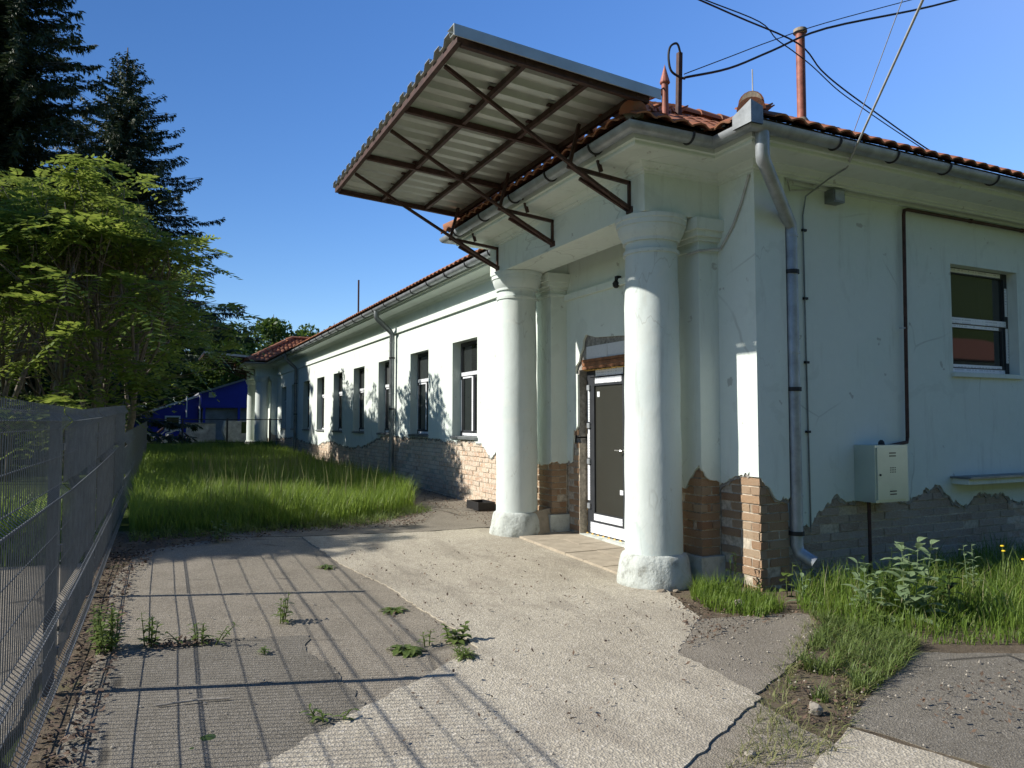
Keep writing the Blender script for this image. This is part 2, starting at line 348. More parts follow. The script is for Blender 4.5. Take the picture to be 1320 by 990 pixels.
# ------------------------------------------------------------ building
W, CY, RY, Y1, X1 = 5.2, 5.35, 5.45, 39.3, 15.2
bld = thing('long_building', 'long single-storey pale green building with columned porches, peeling plaster and tiled roof', 'building')
PL = .030
def plate(name, plane, sgn, axis, outer, holes, m, parent, depth=PL, hdepth=.2, off=0.):
    """plaster sheet on the plane axis=const ('x' or 'y'), outward normal is sgn along that axis; loops in (u, z)"""
    loops = [[Vector((u, z, 0)) for u, z in outer]] + [[Vector((u, z, 0)) for u, z in h] for h in holes]
    flat = [p for l in loops for p in l]; tri = tessellate_polygon(loops)
    def P(p, d): return (plane - sgn * (d - off), p[0], p[1]) if axis == 'x' else (p[0], plane - sgn * (d - off), p[1])
    mb = MB(); mb.add([P(p, 0) for p in flat], tri)
    for k, l in enumerate(loops):
        n = len(l); dd = depth if k == 0 else hdepth
        mb.add([P(p, 0) for p in l] + [P(p, dd) for p in l], [(i, (i + 1) % n, n + (i + 1) % n, n + i) for i in range(n)])
    me = mb.mesh(name); bm = bmesh.new(); bm.from_mesh(me); bmesh.ops.recalc_face_normals(bm, faces=bm.faces); bm.to_mesh(me); bm.free()
    return link(name, me, m, parent)
def jag(ctrl, u, seed, amp=.045):
    for (a, za), (b, zb) in zip(ctrl, ctrl[1:]):
        if a <= u <= b:
            z = za + (zb - za) * (u - a) / (b - a); break
    else: z = ctrl[0][1] if u < ctrl[0][0] else ctrl[-1][1]
    p = Vector((u * 4.1, seed * 7.7, 0)); q = Vector((u * 17, seed * 3.1, 5)); r_ = Vector((u * 50, seed, 9))
    return z + amp * (mnoise.noise(p) * 1.4 + mnoise.noise(q) * .9 + mnoise.noise(r_) * .7)
def jagline(ctrl, u0, u1, seed, step=.018, amp=.045):
    n = max(2, int((u1 - u0) / step)); return [(u0 + (u1 - u0) * i / n, jag(ctrl, u0 + (u1 - u0) * i / n, seed, amp)) for i in range(n + 1)]
brick_wall = MB(); BR = []      # collected bricks (distance, centre, size, material)
def bricks(plane, sgn, axis, u0, u1, ctrl, seed, m, z0=-.05, skip=None, amp=.045):
    rnd = random.Random(seed); ch, bl = .086, .27; r = 0; z = z0
    while z < 1.8:
        if plane == W and z + ch > 1.31 and u0 > 9.5: break
        u = u0 - (bl / 2 if r % 2 else 0) + rnd.uniform(-.01, .01)
        while u < u1:
            a, b = max(u, u0), min(u + bl - .013, u1); uc = (a + b) / 2
            if b - a > .04 and z + ch / 2 < jag(ctrl, min(max(uc, u0), u1), seed, amp) + .09 and z + ch > gz(uc if axis == 'x' else plane) - .02 and not (skip and skip(uc, z)):
                d = .020 + rnd.uniform(-.007, .009) + (.02 if rnd.random() < .05 else 0)
                c = (plane - sgn * (d + .04), uc, z + ch / 2) if axis == 'x' else (uc, plane - sgn * (d + .04), z + ch / 2)
                s = (.08, b - a, ch - .014 + rnd.uniform(-.003, .003)) if axis == 'x' else (b - a, .08, ch - .014 + rnd.uniform(-.003, .003))
                BR.append((math.hypot(c[0], c[1]), c, s, rnd.uniform(-.012, .012), m, axis))
            u += bl
        z += ch; r += 1
def undercoat(plane, sgn, axis, u0, u1, ctrl, seed, amp=.045, cap=9):
    lo = [(a, min(b, cap) - .035 + .05 * mnoise.noise(Vector((a * 9, seed * 2.3, 4)))) for a, b in jagline(ctrl, u0, u1, seed, .03, amp)]; hi = [(a, min(b, cap) + .03) for a, b in jagline(ctrl, u0, u1, seed, .03, amp)]
    plate('plaster_undercoat', plane, sgn, axis, lo + hi[::-1], [], 'rough_mortar', bld, depth=.016, off=-.0125)
# -- long facade (x = W)
PC = [7.66, 36.95]                      # porch centres
wins = [(12.10 + 2.57 * k, 13.30 + 2.57 * k) for k in range(9)]
WZ = (1.33, 3.11)
rect = lambda a, b, c, d: [(a, c), (b, c), (b, d), (a, d)]
fc = [(5.35, 1.09), (5.6, 1.10), (5.85, .98), (6.1, 1.0), (6.4, 1.0), (6.7, .6), (8.5, .7), (8.64, 1.45), (8.78, 1.5), (8.8, 1.05), (9.45, 1.0), (9.7, .72), (10.4, .80), (10.9, .95), (11.29, 1.04), (11.5, .98), (11.93, 1.22), (12.64, 1.27), (14.3, 1.23), (15.2, 1.3), (16.35, 1.26), (17.6, 1.30), (18.98, 1.12), (19.9, .95), (21.95, .86), (24, 1.02), (26, .8), (28, .87), (31, 1.0), (34, .9), (39.3, .8)]
DOOR = [(6.66, -.3), (6.66, 2.42), (6.75, 2.60), (7.6, 2.66), (8.2, 2.70), (8.44, 2.76), (8.50, 2.70), (8.53, 2.58), (8.60, 2.50), (8.62, 2.42), (8.70, 2.36), (8.72, 2.26), (8.66, 2.24), (8.655, 1.6), (8.66, -.3)]
line = [(a, min(b, 1.27) if a > 9.5 else b) for a, b in jagline(fc, CY, Y1, 1)]
left = [p for p in line if p[0] < 6.60]; right = [p for p in line if p[0] > 8.70]
outer = left + [(6.66, left[-1][1])] + [(u, z) for u, z in DOOR[1:-1] if not (u > 8.6 and z < 1.6)] + [(8.66, 1.55)] + right + [(Y1, 4.15), (CY, 4.15)]
plate('facade_wall', W, -1, 'x', outer, [rect(a, b, *WZ) for a, b in wins], 'plaster', bld)
bricks(W, -1, 'x', CY + .005, 6.6, fc, 1, 'brick_orange', skip=lambda u, z: 5.87 < u < 6.35)
bricks(W, -1, 'x', 8.675, 9.9, fc, 1, 'brick_orange', skip=lambda u, z: 8.88 < u < 9.40)
bricks(W, -1, 'x', 9.9, Y1 - 2, fc, 1, 'brick_pale')
undercoat(W, -1, 'x', CY + .03, 6.6, fc, 1); undercoat(W, -1, 'x', 8.72, Y1 - 2.3, fc, 1, cap=1.27)
core = MB(); core.box(W + PL + .0, W + .30, CY + PL, 6.65, -.3, 2.3); core.box(W + PL, W + .30, 8.665, 12.0, -.3, 1.31); core.box(W + PL, W + .30, 12.0, Y1, -.3, 1.30)
core.box(W + .3, W + .34, CY + .1, Y1, -.3, 4.2)
core.build('wall_core', 'mortar', bld)
bw = MB(); bw.box(W + PL + .004, W + .29, 8.67, 8.74, 1.4, 2.3); bw.box(W + PL + .012, W + .2, 6.5, 8.85, 2.3, 2.85); bw.box(W + PL + .03, W + .28, 8.668, 8.86, .2, 1.38)
bw.build('broken_reveal', 'rough_mortar', bld)
# -- corner pilaster and right wall
cp = [(5.2, 1.06), (5.32, 1.0), (5.42, .86), (5.6, .84)]
plate('corner_pilaster', CY, -1, 'y', jagline(cp, W + .001, 5.6, 2) + [(5.6, 4.15), (W + .001, 4.15)], [], 'plaster', bld, depth=.12, off=.003)
bricks(CY, -1, 'y', W + .022, 5.6, cp, 2, 'brick_orange')
rw = [(5.6, .60), (5.95, .58), (6.2, .74), (6.35, .88), (6.5, .77), (6.9, .75), (7.2, .80), (7.5, .74), (7.75, .86), (8.0, .88), (8.2, .70), (8.5, .66), (8.8, .80), (9.2, .70), (9.7, .62), (11, .7), (15.2, .7)]
RWIN = [(8.29, 9.56, 2.17, 3.43), (11.2, 12.47, 2.17, 3.43)]
plate('side_wall', RY, -1, 'y', jagline(rw, 5.6, X1, 3) + [(X1, 4.15), (5.6, 4.15)], [rect(*w_) for w_ in RWIN], 'plaster', bld, hdepth=.16)
bricks(RY, -1, 'y', 5.61, 12.5, rw, 3, 'brick_grey'); undercoat(RY, -1, 'y', 5.61, 12.5, rw, 3); undercoat(CY, -1, 'y', W + .03, 5.58, cp, 2)
core = MB(); MB().box(5.61, X1, RY + PL, RY + .2, -.3, 2.1).build('wall_core', 'mortar', bld); core.box(W + .302, 5.59, CY + PL + .001, RY + .2, -.3, 2.1); core.box(5.3, X1, RY + .30, RY + .34, -.3, 4.2); core.build('wall_core', 'mortar', bld)
o = MB().box(5.2 + .3, X1, Y1 - .2, Y1, -.3, 4.2).build('end_wall', 'plaster', bld)
MB().box(X1 - .2, X1, RY + .3, Y1, -.3, 4.2).build('rear_wall', 'plaster', bld)
# string course on the facade
tr = MB()
for a, b in ((9.45, 35.16),): tr.box(W - .05, W + .01, a, b, 3.675, 3.80)
tr.build('string_course', 'plaster', bld)
MB().box(5.62, X1, RY - .035, RY + .01, 3.995, 4.065).build('string_course', 'plaster', bld)
# -- porches: columns, pilasters, beams
XC, CR = 4.55, .268
def porch(cy, near):
    ya, yb = cy - 1.54, cy + 1.54
    for k, y in enumerate((ya, yb)):
        zb = gz(y); n = 40 if near else 20
        col = MB().lathe([(.284, zb + .28)] + [(.284 - .020 * (i / 11) ** 1.6 + .0035 * math.sin(i * 2.3 + k), zb + .28 + (3.02 - zb) * i / 11) for i in range(1, 12)], XC, y, n, .006).build('column', 'column_plaster', bld, angle=40)
        hb = .30
        MB().lathe([(.36, zb - .06), (.372, zb + .02), (.370, zb + .07), (.358, zb + .13), (.345, zb + .2), (.328, zb + .26), (.312, zb + hb - .005), (.285, zb + hb + .012), (.25, zb + hb + .02)], XC, y, n, .018).build('column_base', 'base_render', col, angle=50)
        MB().lathe([(.25, 3.275), (.281, 3.277), (.283, 3.312), (.262, 3.316), (.262, 3.395), (.286, 3.397), (.288, 3.425), (.30, 3.445), (.318, 3.475), (.332, 3.515), (.338, 3.545), (.336, 3.55), (.350, 3.552), (.352, 3.60), (.362, 3.603), (.364, 3.645), (.3, 3.65)], XC, y, n, .003).build('column_capital', 'column_plaster', col, angle=22)
        # pilaster on the wall behind
        p0, p1 = y - .25, y + .25; P = W - .25
        hh = (1.0, 1.17, .92) if k == 0 else (1.02, 1.06, 1.0)
        c1 = [(p0, hh[1]), (p0 + .1, hh[1] - .05), (p0 + .25, hh[2]), (p1, hh[0] - .03)]; c2 = [(P, hh[1]), (P + .09, hh[0] + .04), (W, hh[0])]
        pil = plate('pilaster', P, -1, 'x', jagline(c1, p0, p1, 11 + k + 5 * near, amp=.03) + [(p1, 3.34), (p0, 3.34)], [], 'plaster', bld)
        plate('pilaster_side', p0 - .002, -1, 'y', jagline(c2, P + .002, W, 12 + k, amp=.03) + [(W, 3.34), (P + .002, 3.34)], [], 'plaster', pil)
        MB().box(P + PL, W + .02, p0 + PL, p1, -.2, 3.3).build('pilaster_core', 'mortar', pil)
        if near:
            bricks(P, -1, 'x', p0 + .02, p1, c1, 11 + k + 5, 'brick_orange', z0=.26 + zb, amp=.03); bricks(p0, -1, 'y', P + .02, W + .0, c2, 12 + k, 'brick_orange', z0=.26 + zb, amp=.03)
        MB().box(P - .03, W + .02, p0 - .03, p1 + .03, -.2, zb + .26).build('pilaster_plinth', 'base_render', pil)
        cap = MB()
        for o_, za, zc in ((.02, 3.335, 3.37), (.0, 3.37, 3.43), (.03, 3.43, 3.47), (.065, 3.47, 3.53), (.10, 3.53, 3.645)): cap.box(P - o_, W + .01, p0 - o_, p1 + o_, za, zc)
        cap.build('pilaster_capital', 'plaster', pil)
    f0, f1 = ya - .28, yb + .28
    bm_ = MB(); bm_.box(XC - .28, XC + .28, f0, f1, 3.65, 4.15); bm_.box(XC + .281, W + .01, f0, f0 + .56, 3.652, 4.15); bm_.box(XC + .281, W + .01, f1 - .56, f1, 3.652, 4.15)
    bm_.build('porch_beam', 'plaster', bld); MB().box(XC + .2, W + .01, f0 + .5, f1 - .5, 3.98, 4.02).build('porch_ceiling', 'plaster', bld)
    MB().box(W - .05, W + .01, ya + .26, yb - .26, 3.28, 3.36).build('string_course', 'plaster', bld)
    return f0, f1
F = [porch(PC[0], True), porch(PC[1], False)]
# -- cornice and gutter swept round the plan (outline with mitred corners)
fx = XC - .28
plan = [(W, Y1), (W, F[1][1]), (fx, F[1][1]), (fx, F[1][0]), (W, F[1][0]), (W, F[0][1]), (fx, F[0][1]), (fx, F[0][0]), (W, F[0][0]), (W, CY), (X1, CY)]
def offset(plan, d):
    out = []; n = len(plan)
    for i, p in enumerate(plan):
        def nrm(a, b): L = math.dist(a, b); return ((b[1] - a[1]) / L, -(b[0] - a[0]) / L)
        n1 = nrm(plan[i - 1], p) if i else None; n2 = nrm(p, plan[i + 1]) if i < n - 1 else None
        n1 = n1 or n2; n2 = n2 or n1
        # left side normals: travelling towards -y along the facade, outward is -x
        k = 1 + n1[0] * n2[0] + n1[1] * n2[1]; out.append((p[0] + d * (n1[0] + n2[0]) / k, p[1] + d * (n1[1] + n2[1]) / k))
    return out
def sweep(name, prof, m, parent, sub=1, smooth=False, closed=True):
    rings = [offset(plan, o_) for o_, z in prof]; k = len(prof); n = len(plan); mb = MB()
    v = [(rings[j][i][0], rings[j][i][1], prof[j][1]) for i in range(n) for j in range(k)]
    f = [(i * k + j, i * k + (j + 1) % k, (i + 1) * k + (j + 1) % k, (i + 1) * k + j) for i in range(n - 1) for j in range(k if closed else k - 1)]
    mb.add(v, f); me = mb.mesh(name); bm = bmesh.new(); bm.from_mesh(me); bmesh.ops.recalc_face_normals(bm, faces=bm.faces); bm.to_mesh(me); bm.free()
    if smooth: me.shade_smooth(); me.set_sharp_from_angle(angle=R(35))
    return link(name, me, m, parent)
cor = sweep('cornice', [(-.02, 4.02), (.012, 4.022), (.018, 4.038), (.045, 4.045), (.05, 4.06), (.075, 4.075), (.11, 4.09), (.115, 4.10), (.36, 4.118), (.37, 4.13), (.37, 4.155), (.40, 4.16), (.40, 4.26), (-.02, 4.27)], 'plaster', bld)
gr_, gc, gzc = .075, .485, 4.245
gp = [(gc + gr_ * math.cos(t), gzc + gr_ * math.sin(t)) for t in [math.pi + math.pi * i / 12 for i in range(13)]]
gutter = sweep('gutter', gp + [(a * .0 + gc + (a - gc) * .93, gzc + (z - gzc) * .93 + .002) for a, z in reversed(gp)], 'zinc', bld, smooth=True)
def strap(x, y, ax):
    mb = MB(); pts = [(gc + (gr_ + .006) * math.cos(t), gzc + (gr_ + .006) * math.sin(t)) for t in [math.pi * .98 + math.pi * 1.04 * i / 10 for i in range(11)]]
    if ax == 'x': P3 = [(x - o_, y, z) for o_, z in pts]
    else: P3 = [(x, y - o_, z) for o_, z in pts]
    mb.tube(P3, .012, 5); mb.build('gutter_bracket', 'strap', gutter)
for k in range(12): strap(5.75 + .8 * k, CY, 'y')
for k in range(22): strap(W, 10.4 + .95 * k, 'x')
for k in range(5): strap(fx, F[0][0] + .12 + .88 * k, 'x')
strap(4.42, F[0][0], 'y')
# corner hopper
cx_, cy_ = W - gc, CY - gc
hp = MB(); hp.add([(cx_ - .09, cy_ - .09, 4.2), (cx_ + .05, cy_ - .09, 4.2), (cx_ + .05, cy_ - .09, 4.36), (cx_ - .09, cy_ - .09, 4.40), (cx_ - .09, cy_ + .14, 4.2), (cx_ - .09, cy_ + .14, 4.32), (cx_ - .07, cy_ - .07, 4.2), (cx_ + .05, cy_ - .07, 4.2), (cx_ + .05, cy_ - .07, 4.36), (cx_ - .07, cy_ - .07, 4.39), (cx_ - .07, cy_ + .14, 4.2), (cx_ - .07, cy_ + .14, 4.31)],
                 [(0, 1, 2, 3), (0, 3, 5, 4), (7, 6, 9, 8), (9, 6, 10, 11), (3, 2, 8, 9), (3, 9, 11, 5), (1, 7, 8, 2), (4, 5, 11, 10)])
hp.build('gutter_corner_box', 'zinc_old', bld)
# downpipes
def downpipe(pts, rad, clamps, m):
    d = MB().tube(pts, rad, 14).build('downpipe', m, bld, angle=50)
    for (x, y, z) in clamps: MB().tube([(x, y, z - .02), (x, y, z + .02)], rad + .012, 14).build('pipe_clamp', 'strap', d)
    for (x, y, z) in clamps: MB().tube([(x, y, z + .35), (x, y, z + .37)], rad + .006, 14).build('pipe_joint', m, d)
downpipe([(4.86, 4.885, 4.19), (4.86, 4.885, 3.98), (4.88, 4.90, 3.94), (5.655, 5.34, 3.56), (5.675, 5.352, 3.49), (5.68, 5.352, 1.0), (5.68, 5.352, .40), (5.69, 5.33, .33), (5.76, 5.21, .25)], .062, [(5.68, 5.352, 3.08), (5.68, 5.352, 1.92), (5.68, 5.352, .52)], 'zinc')
for y in (16.95, 29.8): downpipe([(W - gc, y, 4.19), (W - gc, y, 4.05), (W - gc + .03, y, 4.0), (W - .14, y, 3.72), (W - .10, y, 3.65), (W - .10, y, gz(y))], .06, [(W - .1, y, 3.1), (W - .1, y, 1.9)], 'zinc_old')

# -- windows
def window(plane, axis, a, b, z0, z1, dep, kind):
    """anthracite frame with white film strips; 'dep' behind the wall face"""
    def B(mb, u0, u1, za, zb, d0, d1):
        if axis == 'x': mb.box(plane + d0, plane + d1, u0, u1, za, zb)
        else: mb.box(u0, u1, plane + d0, plane + d1, za, zb)
    fr = MB(); t = .07; zt = z0 + (z1 - z0) * (.66 if kind == 'f' else .50)
    e = .002
    B(fr, a + e, a + t, z0 + e, z1 - e, dep, dep + .07); B(fr, b - t, b - e, z0 + e, z1 - e, dep, dep + .07)
    B(fr, a + t, b - t, z0 + e, z0 + t, dep + .001, dep + .069); B(fr, a + t, b - t, z1 - t, z1 - e, dep + .001, dep + .069); B(fr, a + t, b - t, zt - .04, zt + .04, dep + .001, dep + .069)
    if kind == 'f': B(fr, (a + b) / 2 - .04, (a + b) / 2 + .04, z0 + t, zt - .04, dep - .004, dep + .066)
    s = .045
    for u0, u1 in (((a + t, (a + b) / 2 - .04), ((a + b) / 2 + .04, b - t)) if kind == 'f' else ((a + t, b - t),)):   # sash of the lower light
        B(fr, u0 + e, u0 + s, z0 + t, zt - .041, dep + .012, dep + .06); B(fr, u1 - s, u1 - e, z0 + t, zt - .041, dep + .012, dep + .06)
        B(fr, u0 + s, u1 - s, z0 + t, z0 + t + s, dep + .013, dep + .059); B(fr, u0 + s, u1 - s, zt - .041 - s, zt - .041, dep + .013, dep + .059)
    o = fr.build('window', 'frame_dark', bld)
    for za, zb in ((z0 + t, zt - .04), (zt + .04, z1 - t)):
        p = MB(); B(p, a + t * .5, b - t * .5, za, zb, dep + .03, dep + .04); p.build('pane', 'glass_dark', o)
    fm = MB()
    B(fm, a + .05, b - .05, zt - .034, zt + .034, dep - .004, dep - .0005 if kind != 'f' else dep - .0005); B(fm, a + .05, b - .10, z0 + .012, z0 + .06, dep - .004, dep - .0005)
    if kind == 'f':
        B(fm, (a + b) / 2 - .032, (a + b) / 2 + .032, z0 + .1, zt - .06, dep - .008, dep - .0045); B(fm, b - .06, b - .012, z0 + .1, zt - .1, dep - .004, dep - .0005)
        B(fm, a + .012, a + .06, z0 + .1, z1 - .15, dep - .004, dep - .0005)
        B(fm, (a + b) / 2 + .06, b - .1, zt - .082, zt - .048, dep + .008, dep + .0115)
    else:
        B(fm, a + .03, b - .14, z1 - .06, z1 - .012, dep - .004, dep - .0005); B(fm, b - .06, b - .012, z0 + .15, zt - .05, dep - .004, dep - .0005); B(fm, b - .06, b - .012, zt + .1, z1 - .18, dep - .004, dep - .0005)
        B(fm, a + .06, b - .18, zt - .082, zt - .045, dep + .008, dep + .0115); B(fm, a + .06, b - .14, z0 + .075, z0 + .11, dep + .008, dep + .0115)
    fm.build('film_strip', 'film', o)
    sl = MB(); B(sl, a - .0 + .003, b - .003, z0 - .002, z0 + .004, .0, dep); B(sl, a - .03, b + .03, z0 - .05, z0 - .004, -.035, -.001)
    sl.build('window_sill', 'zinc_old' if kind == 'f' else 'plaster', o)
    return o
for a, b in wins: window(W, 'x', a, b, *WZ, .17, 'f')
for w_ in RWIN: window(RY, 'y', *w_, .12, 's')
# -- door
dx = W + .14
dr = MB(); dr.box(dx, dx + .07, 8.565, 8.645, .11, 2.28); dr.box(dx, dx + .07, 6.68, 6.76, .11, 2.28); dr.box(dx + .001, dx + .069, 6.76, 8.565, 2.20, 2.28)
for a, b in ((7.675, 8.56), (6.765, 7.66)):
    dr.box(dx - .012, dx + .055, a, a + .11, .13, 2.19); dr.box(dx - .012, dx + .055, b - .11, b, .13, 2.19); dr.box(dx - .011, dx + .054, a + .11, b - .11, .13, .40); dr.box(dx - .011, dx + .054, a + .11, b - .11, 2.08, 2.19)
door = dr.build('door', 'frame_dark', bld)
for a, b in ((7.78, 8.46), (6.87, 7.56)): MB().box(dx + .01, dx + .03, a, b, .39, 2.09).build('door_pane', 'door_pane', door)
fm = MB(); y = 8.575
for za, zb in ((.55, 1.02), (1.12, 1.5), (1.6, 2.02)): fm.box(dx - .004, dx - .001, y, y + .055, za, zb)
for za, zb in ((.45, 1.05), (1.3, 1.75), (1.85, 2.1)): fm.box(dx - .0165, dx - .0125, 7.69, 7.73, za, zb)
fm.box(dx - .016, dx - .0125, 7.80, 8.46, .30, .385); fm.box(dx - .016, dx - .0125, 7.70, 8.545, .13, .27); fm.box(dx - .006, dx - .0025, 7.78, 8.42, 2.205, 2.30); fm.box(dx - .016, dx - .0125, 7.80, 8.42, 2.11, 2.185)
fm.box(dx + .005, dx + .0095, 8.34, 8.40, 1.93, 2.0); fm.box(dx + .005, dx + .0095, 7.80, 7.88, .68, .74)
fm.build('film_strip', 'film', door)
for z in (.48, 1.07, 1.55, 2.06): MB().box(dx - .035, dx - .013, 8.535, 8.60, z - .035, z + .035).build('door_hinge', 'zinc', door)
hd = MB().tube([(dx - .013, 7.73, 1.24), (dx - .07, 7.73, 1.24), (dx - .075, 7.75, 1.24), (dx - .075, 7.87, 1.24)], .010, 8); hd.box(dx - .02, dx - .0125, 7.712, 7.748, 1.13, 1.30); hd.build('door_handle', 'steel_handle', door)
lw = MB()
for k, (za, zb) in enumerate(((2.30, 2.345), (2.35, 2.39), (2.395, 2.43))): lw.box(W + .015 + .012 * (2 - k), W + .2, 6.55, 8.61 - .02 * k, za, zb)
lw.build('door_lintel', 'lintel_wood', bld)
for k in range(4): MB().box(W + .028 + .004 * (k % 2), W + .2, 8.475 - .5 * (k + 1) + .004, 8.475 - .5 * k, 2.433, 2.60).build('concrete_block', 'block', bld)
fo = MB()
rf = random.Random(5)
for k in range(16):
    y = 8.60 - k * .11; fo.lathe([(.0, 2.285), (.03 + rf.random() * .02, 2.29), (.04, 2.30), (.0, 2.312)], W + .11, y, 8, .02)
for k in range(14): fo.lathe([(.0, .09), (.02 + rf.random() * .015, .10), (.02, .115), (.0, .125)], W + .12, 8.62 - k * .13, 8, .02)
for k in range(20): fo.lathe([(.0, .2 + k * .1), (.018, .22 + k * .1), (.012, .27 + k * .1), (.0, .3 + k * .1)], dx + .02, 8.652, 6, .02)
fo.build('mounting_foam', 'foam', door)
MB().box(W + .02, W + .4, 6.66, 8.66, -.1, .108).build('door_sill', 'base_render', bld)

# -- bricks: the 300 that show largest are parts, the others one mesh
BR.sort(key=lambda b: b[0])
bwall = {}
unit = {}
for m_ in ('brick_orange', 'brick_pale', 'brick_grey'):
    for q in range(3):
        mb = MB(); rr = random.Random(q * 5 + 1); j = lambda: rr.uniform(-.035, .035)
        v = [(sx * .5 + j() * .6, sy * .5 + j() * .6, sz * .5 + j()) for sz in (-1, 1) for sx, sy in ((-1, -1), (1, -1), (1, 1), (-1, 1))]
        mb.add(v, [(0, 3, 2, 1), (4, 5, 6, 7), (0, 1, 5, 4), (1, 2, 6, 5), (2, 3, 7, 6), (3, 0, 4, 7)])
        me = mb.mesh('brick'); me.materials.append(M[m_]); unit[m_, q] = me
brickwork = MB().box(W + .06, W + .07, CY + .1, 6.5, -.2, .5).build('brickwork', 'mortar', bld)
for k, (d, c, s, tw, m_, ax) in enumerate(BR[:300]):
    o = bpy.data.objects.new('brick', unit[m_, k % 3]); C.objects.link(o); o.parent = brickwork; o.location = c; o.scale = s; o.rotation_euler = (0, 0, tw)
for m_ in ('brick_orange', 'brick_pale', 'brick_grey'):
    mb = MB()
    for k, (d, c, s, tw, mm, ax) in enumerate(BR[300:]):
        if mm != m_: continue
        base = unit[m_, k % 3].vertices; mb.add([(c[0] + p.co.x * s[0], c[1] + p.co.y * s[1], c[2] + p.co.z * s[2]) for p in base], [(0, 3, 2, 1), (4, 5, 6, 7), (0, 1, 5, 4), (1, 2, 6, 5), (2, 3, 7, 6), (3, 0, 4, 7)])
    if mb.v: mb.build('more_bricks', m_, bld)['kind'] = 'stuff'

# -- roof
EZ, PT = 4.345, math.tan(R(29)); XE, YE = W - gc + .01, CY - gc + .01; XR = (XE + X1 + .4) / 2; HW = XR - XE
def zmain(x, y): return EZ + PT * min(x - XE, y - YE, (Y1 + .4) - y, HW * 2 + XE - x)
def zporch(x, y, k): f0, f1 = F[k][0] - gc, F[k][1] + gc; return EZ + PT * min(x - (fx - gc + .01), y - f0, f1 - y)
rt = MB(); YB = Y1 + .4; ZR = EZ + PT * HW; e = -.05
V = [(XE, YE, EZ + e), (XE + 2 * HW, YE, EZ + e), (XE + 2 * HW, YB, EZ + e), (XE, YB, EZ + e), (XR, YE + HW, ZR + e), (XR, YB - HW, ZR + e)]
rt.add(V, [(0, 1, 4), (1, 2, 5, 4), (2, 3, 5), (3, 0, 4, 5)])
for k in (0, 1):
    a, b = F[k][0] - gc, F[k][1] + gc; h = (b - a) / 2; x0 = fx - gc + .01
    rt.add([(x0, a, EZ + e), (x0, b, EZ + e), (x0 + h, a + h, EZ + PT * h + e), (x0 + h + 3, a + h, EZ + PT * h + e), (x0 + 4, a, EZ + e), (x0 + 4, b, EZ + e)], [(0, 2, 1), (0, 4, 3, 2), (1, 2, 3, 5)])
roof = rt.build('roof', 'wood_dark', bld)
# eave boards
sweep('eave_board', [(.30, 4.262), (.455, 4.262), (.462, 4.318), (.30, 4.36)], 'wood_dark', roof)
TWD, TL = .205, .34
def tile_mesh():
    mb = MB(); n = 8; v = []
    for t in (0, 1):
        for i in range(n + 1):
            u = i / n; h = .030 * math.sin(u * math.pi * 1.0) ** 1 * (1 if u < .62 else .9) if u < .66 else .030 * math.sin(.66 * math.pi) * (1 - (u - .66) / .34) * .9 - .012 * math.sin((u - .66) / .34 * math.pi)
            v.append(((u - .5) * (TWD + .02), -.02 + t * (TL + .05), h + .016 - t * .016)); v.append(((u - .5) * (TWD + .02), -.02 + t * (TL + .05), h - t * .016))
    k = 2 * (n + 1); f = []
    for i in range(n):
        a = 2 * i; f += [(a, a + 2, k + a + 2, k + a), (a + 1, k + a + 1, k + a + 3, a + 3), (a, a + 1, a + 3, a + 2)]
    f += [(0, k, k + 1, 1), (2 * n, 2 * n + 1, k + 2 * n + 1, k + 2 * n)]
    mb.add(v, f); return mb.mesh('roof_tile', True, 40)
tme = tile_mesh(); tme.materials.append(M['tile']); tv = np.array([p.co[:] for p in tme.vertices]); tf = [tuple(p.vertices) for p in tme.polygons]
TS = []
def tiles(origin, along, up, L, rows, ok, seed, xmax=None):
    """rows of tiles on a slope: 'along' the eave, 'up' the slope (unit vectors)"""
    rnd = random.Random(seed); o, a, u = Vector(origin), Vector(along), Vector(up); nrm = a.cross(u)
    for r in range(rows):
        for i in range(int(L / TWD)):
            p = o + a * (TWD * (i + .5)) + u * (TL * r)
            pm = p + u * TL * .5
            if not ok(pm.x, pm.y, pm.z): continue
            rot = Matrix((a, u, nrm)).transposed() @ Matrix.Rotation(rnd.uniform(-.02, .02), 3, 'Z') @ Matrix.Rotation(rnd.uniform(-.015, .015), 3, 'X')
            TS.append((math.hypot(p.x, p.y), p + nrm * rnd.uniform(0, .006), rot))
ca, sa = math.cos(R(29)), math.sin(R(29)); LEN = HW / ca
main_ok = lambda x, y, z: z > max(zporch(x, y, 0), zporch(x, y, 1)) - .02
tiles((XE, YE - .06, EZ - .04), (1, 0, 0), (0, ca, sa), 2 * HW, int(LEN / TL) + 1, lambda x, y, z: y - YE < x - XE - .02 and y - YE < XE + 2 * HW - x, 1)
tiles((XE - .06, YB, EZ - .04), (0, -1, 0), (ca, 0, sa), YB - YE, int(LEN / TL) + 1, lambda x, y, z: x - XE < y - YE + .05 and x < XR and main_ok(x, y, z), 2)
for k in (0, 1):
    a, b = F[k][0] - gc, F[k][1] + gc; x0 = fx - gc + .01; h = (b - a) / 2
    vis = lambda x, y, z: z > zmain(x, y) - .03
    tiles((x0, a - .06, EZ - .04), (1, 0, 0), (0, ca, sa), 4, int(h / ca / TL) + 1, lambda x, y, z: y - a < x - x0 + .02 and y < a + h and vis(x, y, z), 3 + k)
    tiles((x0 - .06, b, EZ - .04), (0, -1, 0), (ca, 0, sa), b - a, int(h / ca / TL) + 1, lambda x, y, z: x - x0 < min(y - a, b - y) + .05, 5 + k)
TS.sort(key=lambda t: t[0])
